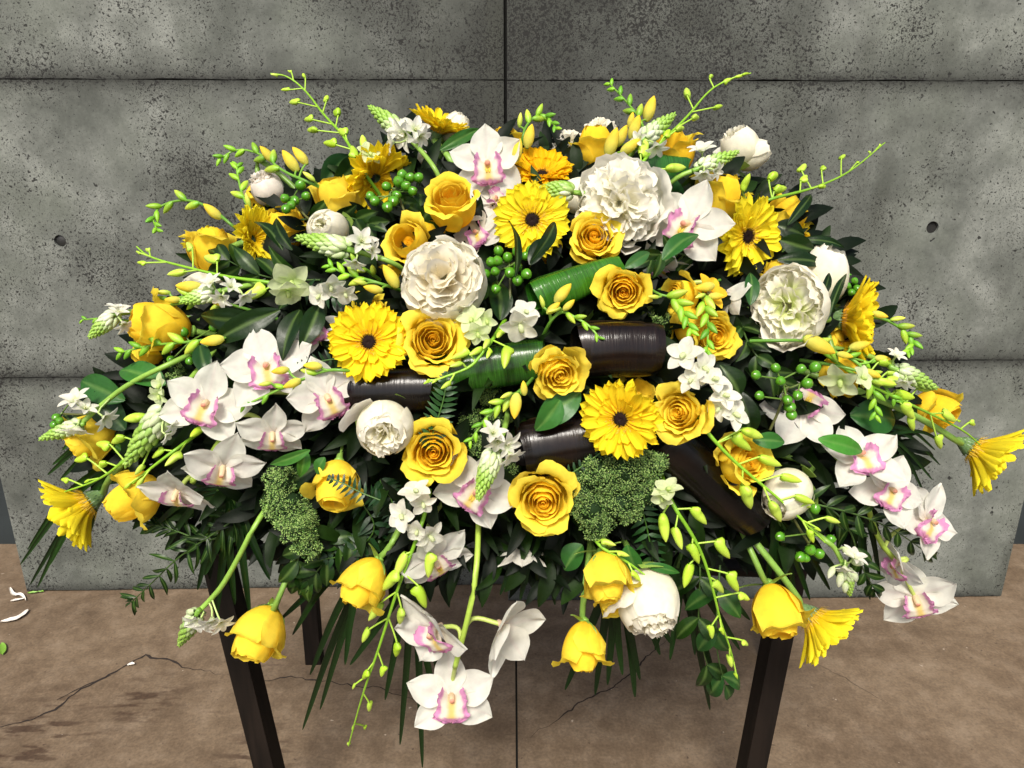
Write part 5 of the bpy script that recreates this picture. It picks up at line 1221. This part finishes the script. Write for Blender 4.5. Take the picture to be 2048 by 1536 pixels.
sprig([(600, 440, .03), (690, 430), (740, 450)], 4, 60, 14, 'dark leafy sprig between the small white peony and tall rose', dd=.02)
sprig([(800, 460, .04), (860, 440), (830, 400)], 5, 60, 14, 'dark leafy sprig in the gap under the berry sprig', dd=.03)
sprig([(1480, 640, .04), (1500, 700), (1560, 760)], 5, 60, 13, 'dark leafy sprig below the greenish peony', dd=.02)
sprig([(1400, 520, .03), (1340, 500), (1300, 520)], 4, 60, 12, 'dark leafy sprig beneath the large orchid', dd=.01)
sprig([(330, 900, .05), (250, 860), (170, 850), (120, 850)], 6, 50, 10, 'dark leafy sprig behind the far left star flowers', dd=.04)

# ---- palm fronds
frond((300, 900), [(60, 1170), (40, 1130), (75, 1175), (100, 1130), (55, 1100), (120, 960), (105, 930), (95, 950), (125, 900), (170, 1100)], 7, 'palm frond curving down at the far left', sag=60, lit=(.06, .22, .02))
frond((460, 950), [(395, 1180), (430, 1250), (470, 1210), (500, 1230), (540, 1160), (350, 1120), (410, 1150)], 9, 'palm frond covering the left stand leg', sag=10)
frond((500, 960), [(215, 1010), (200, 970), (240, 1040), (300, 1060), (330, 1100)], 8, 'palm frond spread behind the closed rose at lower left', sag=30)
frond((760, 1080), [(605, 1460), (640, 1420), (585, 1270), (620, 1350), (690, 1330), (560, 1240)], 9, 'palm frond sweeping down left of the bottom bud stem', sag=40, dd=.05)
frond((830, 1100), [(845, 1536), (800, 1490), (880, 1440), (770, 1400), (905, 1420), (700, 1330)], 9, 'palm frond hanging straight down in the middle', sag=10, dd=.05)
frond((1230, 1100), [(1190, 1390), (1215, 1370), (1245, 1350), (1130, 1380), (1280, 1360), (1320, 1310), (1345, 1290), (1270, 1395)], 10, 'palm frond behind the lowest rosebud', sag=10, dd=.05)
frond((1370, 1080), [(1390, 1310), (1340, 1320), (1430, 1360), (1310, 1300), (1480, 1300), (1500, 1240), (1420, 1420)], 9, 'palm frond hanging behind the bottom right bud stem', sag=10, dd=.05)
frond((1540, 1020), [(1620, 1200), (1590, 1190), (1560, 1180), (1660, 1180), (1530, 1200), (1690, 1170)], 8, 'palm frond draped over the right stand leg', sag=20, dd=.04)
frond((1740, 850), [(1880, 930), (1870, 900), (1865, 960), (1850, 990), (1830, 1000), (1890, 890), (1810, 1010)], 4, 'fine palm frond fanned over the concrete at right', sag=30, dd=.02)
frond((1700, 960), [(1740, 1200), (1760, 1160), (1790, 1150), (1720, 1160), (1700, 1190)], 7, 'palm frond hanging between the right orchids', sag=30, dd=.03)
frond((1080, 1020), [(1000, 1190), (1040, 1200), (1080, 1190), (1110, 1210), (960, 1170)], 9, 'dark palm frond in the shade below the ruffled rose', sag=20, dd=.06)

# ---- ferns
fern([(760, 1000), (720, 985), (690, 968), (655, 955)], 26, 'dark fern tip lying over the yellow rose', dd=-.07, n=11)
fern([(855, 900), (875, 840), (890, 790), (895, 745)], 34, 'fern frond between black roll and ringed rose', dd=-.02, n=16, col=(.02, .07, .015))
fern([(760, 700), (690, 715), (640, 722), (590, 735)], 26, 'fern frond sticking out left under the golden gerbera', dd=-.01, n=14)
fern([(560, 560), (640, 590), (700, 600)], 30, 'dark fern frond above the half-hidden orchid', dd=.03, n=14)
fern([(1120, 960), (1170, 930), (1220, 890)], 22, 'dark fern frond along the lower black roll', dd=-.01, n=12)
fern([(1280, 1000), (1300, 1080), (1310, 1160)], 36, 'green fern frond hanging above the drooping white peony', dd=.02, n=14, col=(.02, .08, .015))
fern([(720, 1000), (760, 1060), (700, 1110), (640, 1120)], 40, 'dark fern frond right of the narrow green filler flower', dd=.03, n=14)
fern([(760, 960), (790, 1010), (800, 1080)], 36, 'dark fern frond left of the hanging orchid blooms', dd=.03, n=14)
# ---- more slim green tips round the rim
freesia([(330, 650, .04), (250, 640), (200, 636), (165, 640)], [], 'short green tip poking left behind the far left star spike', tipn=6, bl=14, rad=.0018)
freesia([(560, 640, .04), (470, 610), (400, 600), (300, 618)], [(440, 606, 30, 180)], 'slim green freesia tip between glossy leaves and leftmost rose', tipn=7, bl=18)
freesia([(1600, 720, .03), (1700, 735), (1760, 760), (1790, 800)], [(1745, 748, 34, 335)], 'green freesia tip under the right star spike', tipn=8, bl=20)
freesia([(760, 560, .03), (720, 530), (690, 520), (650, 500)], [], 'green freesia tip below the star spike over the small peony', tipn=8, bl=18)
dendrobium([(420, 850, .05), (350, 900), (290, 945), (240, 990)], [(395, 862, 30), (350, 915, 30), (318, 905, 26), (280, 965, 24), (255, 972, 18), (242, 992, 12)], [], 'short orchid bud stem behind the closed rose at lower left')
dendrobium([(1180, 1040, .05), (1190, 1090), (1250, 1120), (1290, 1150)], [(1215, 1085, 26), (1245, 1108, 24), (1270, 1150, 22)], [], 'short orchid bud stem above the drooping white peony')
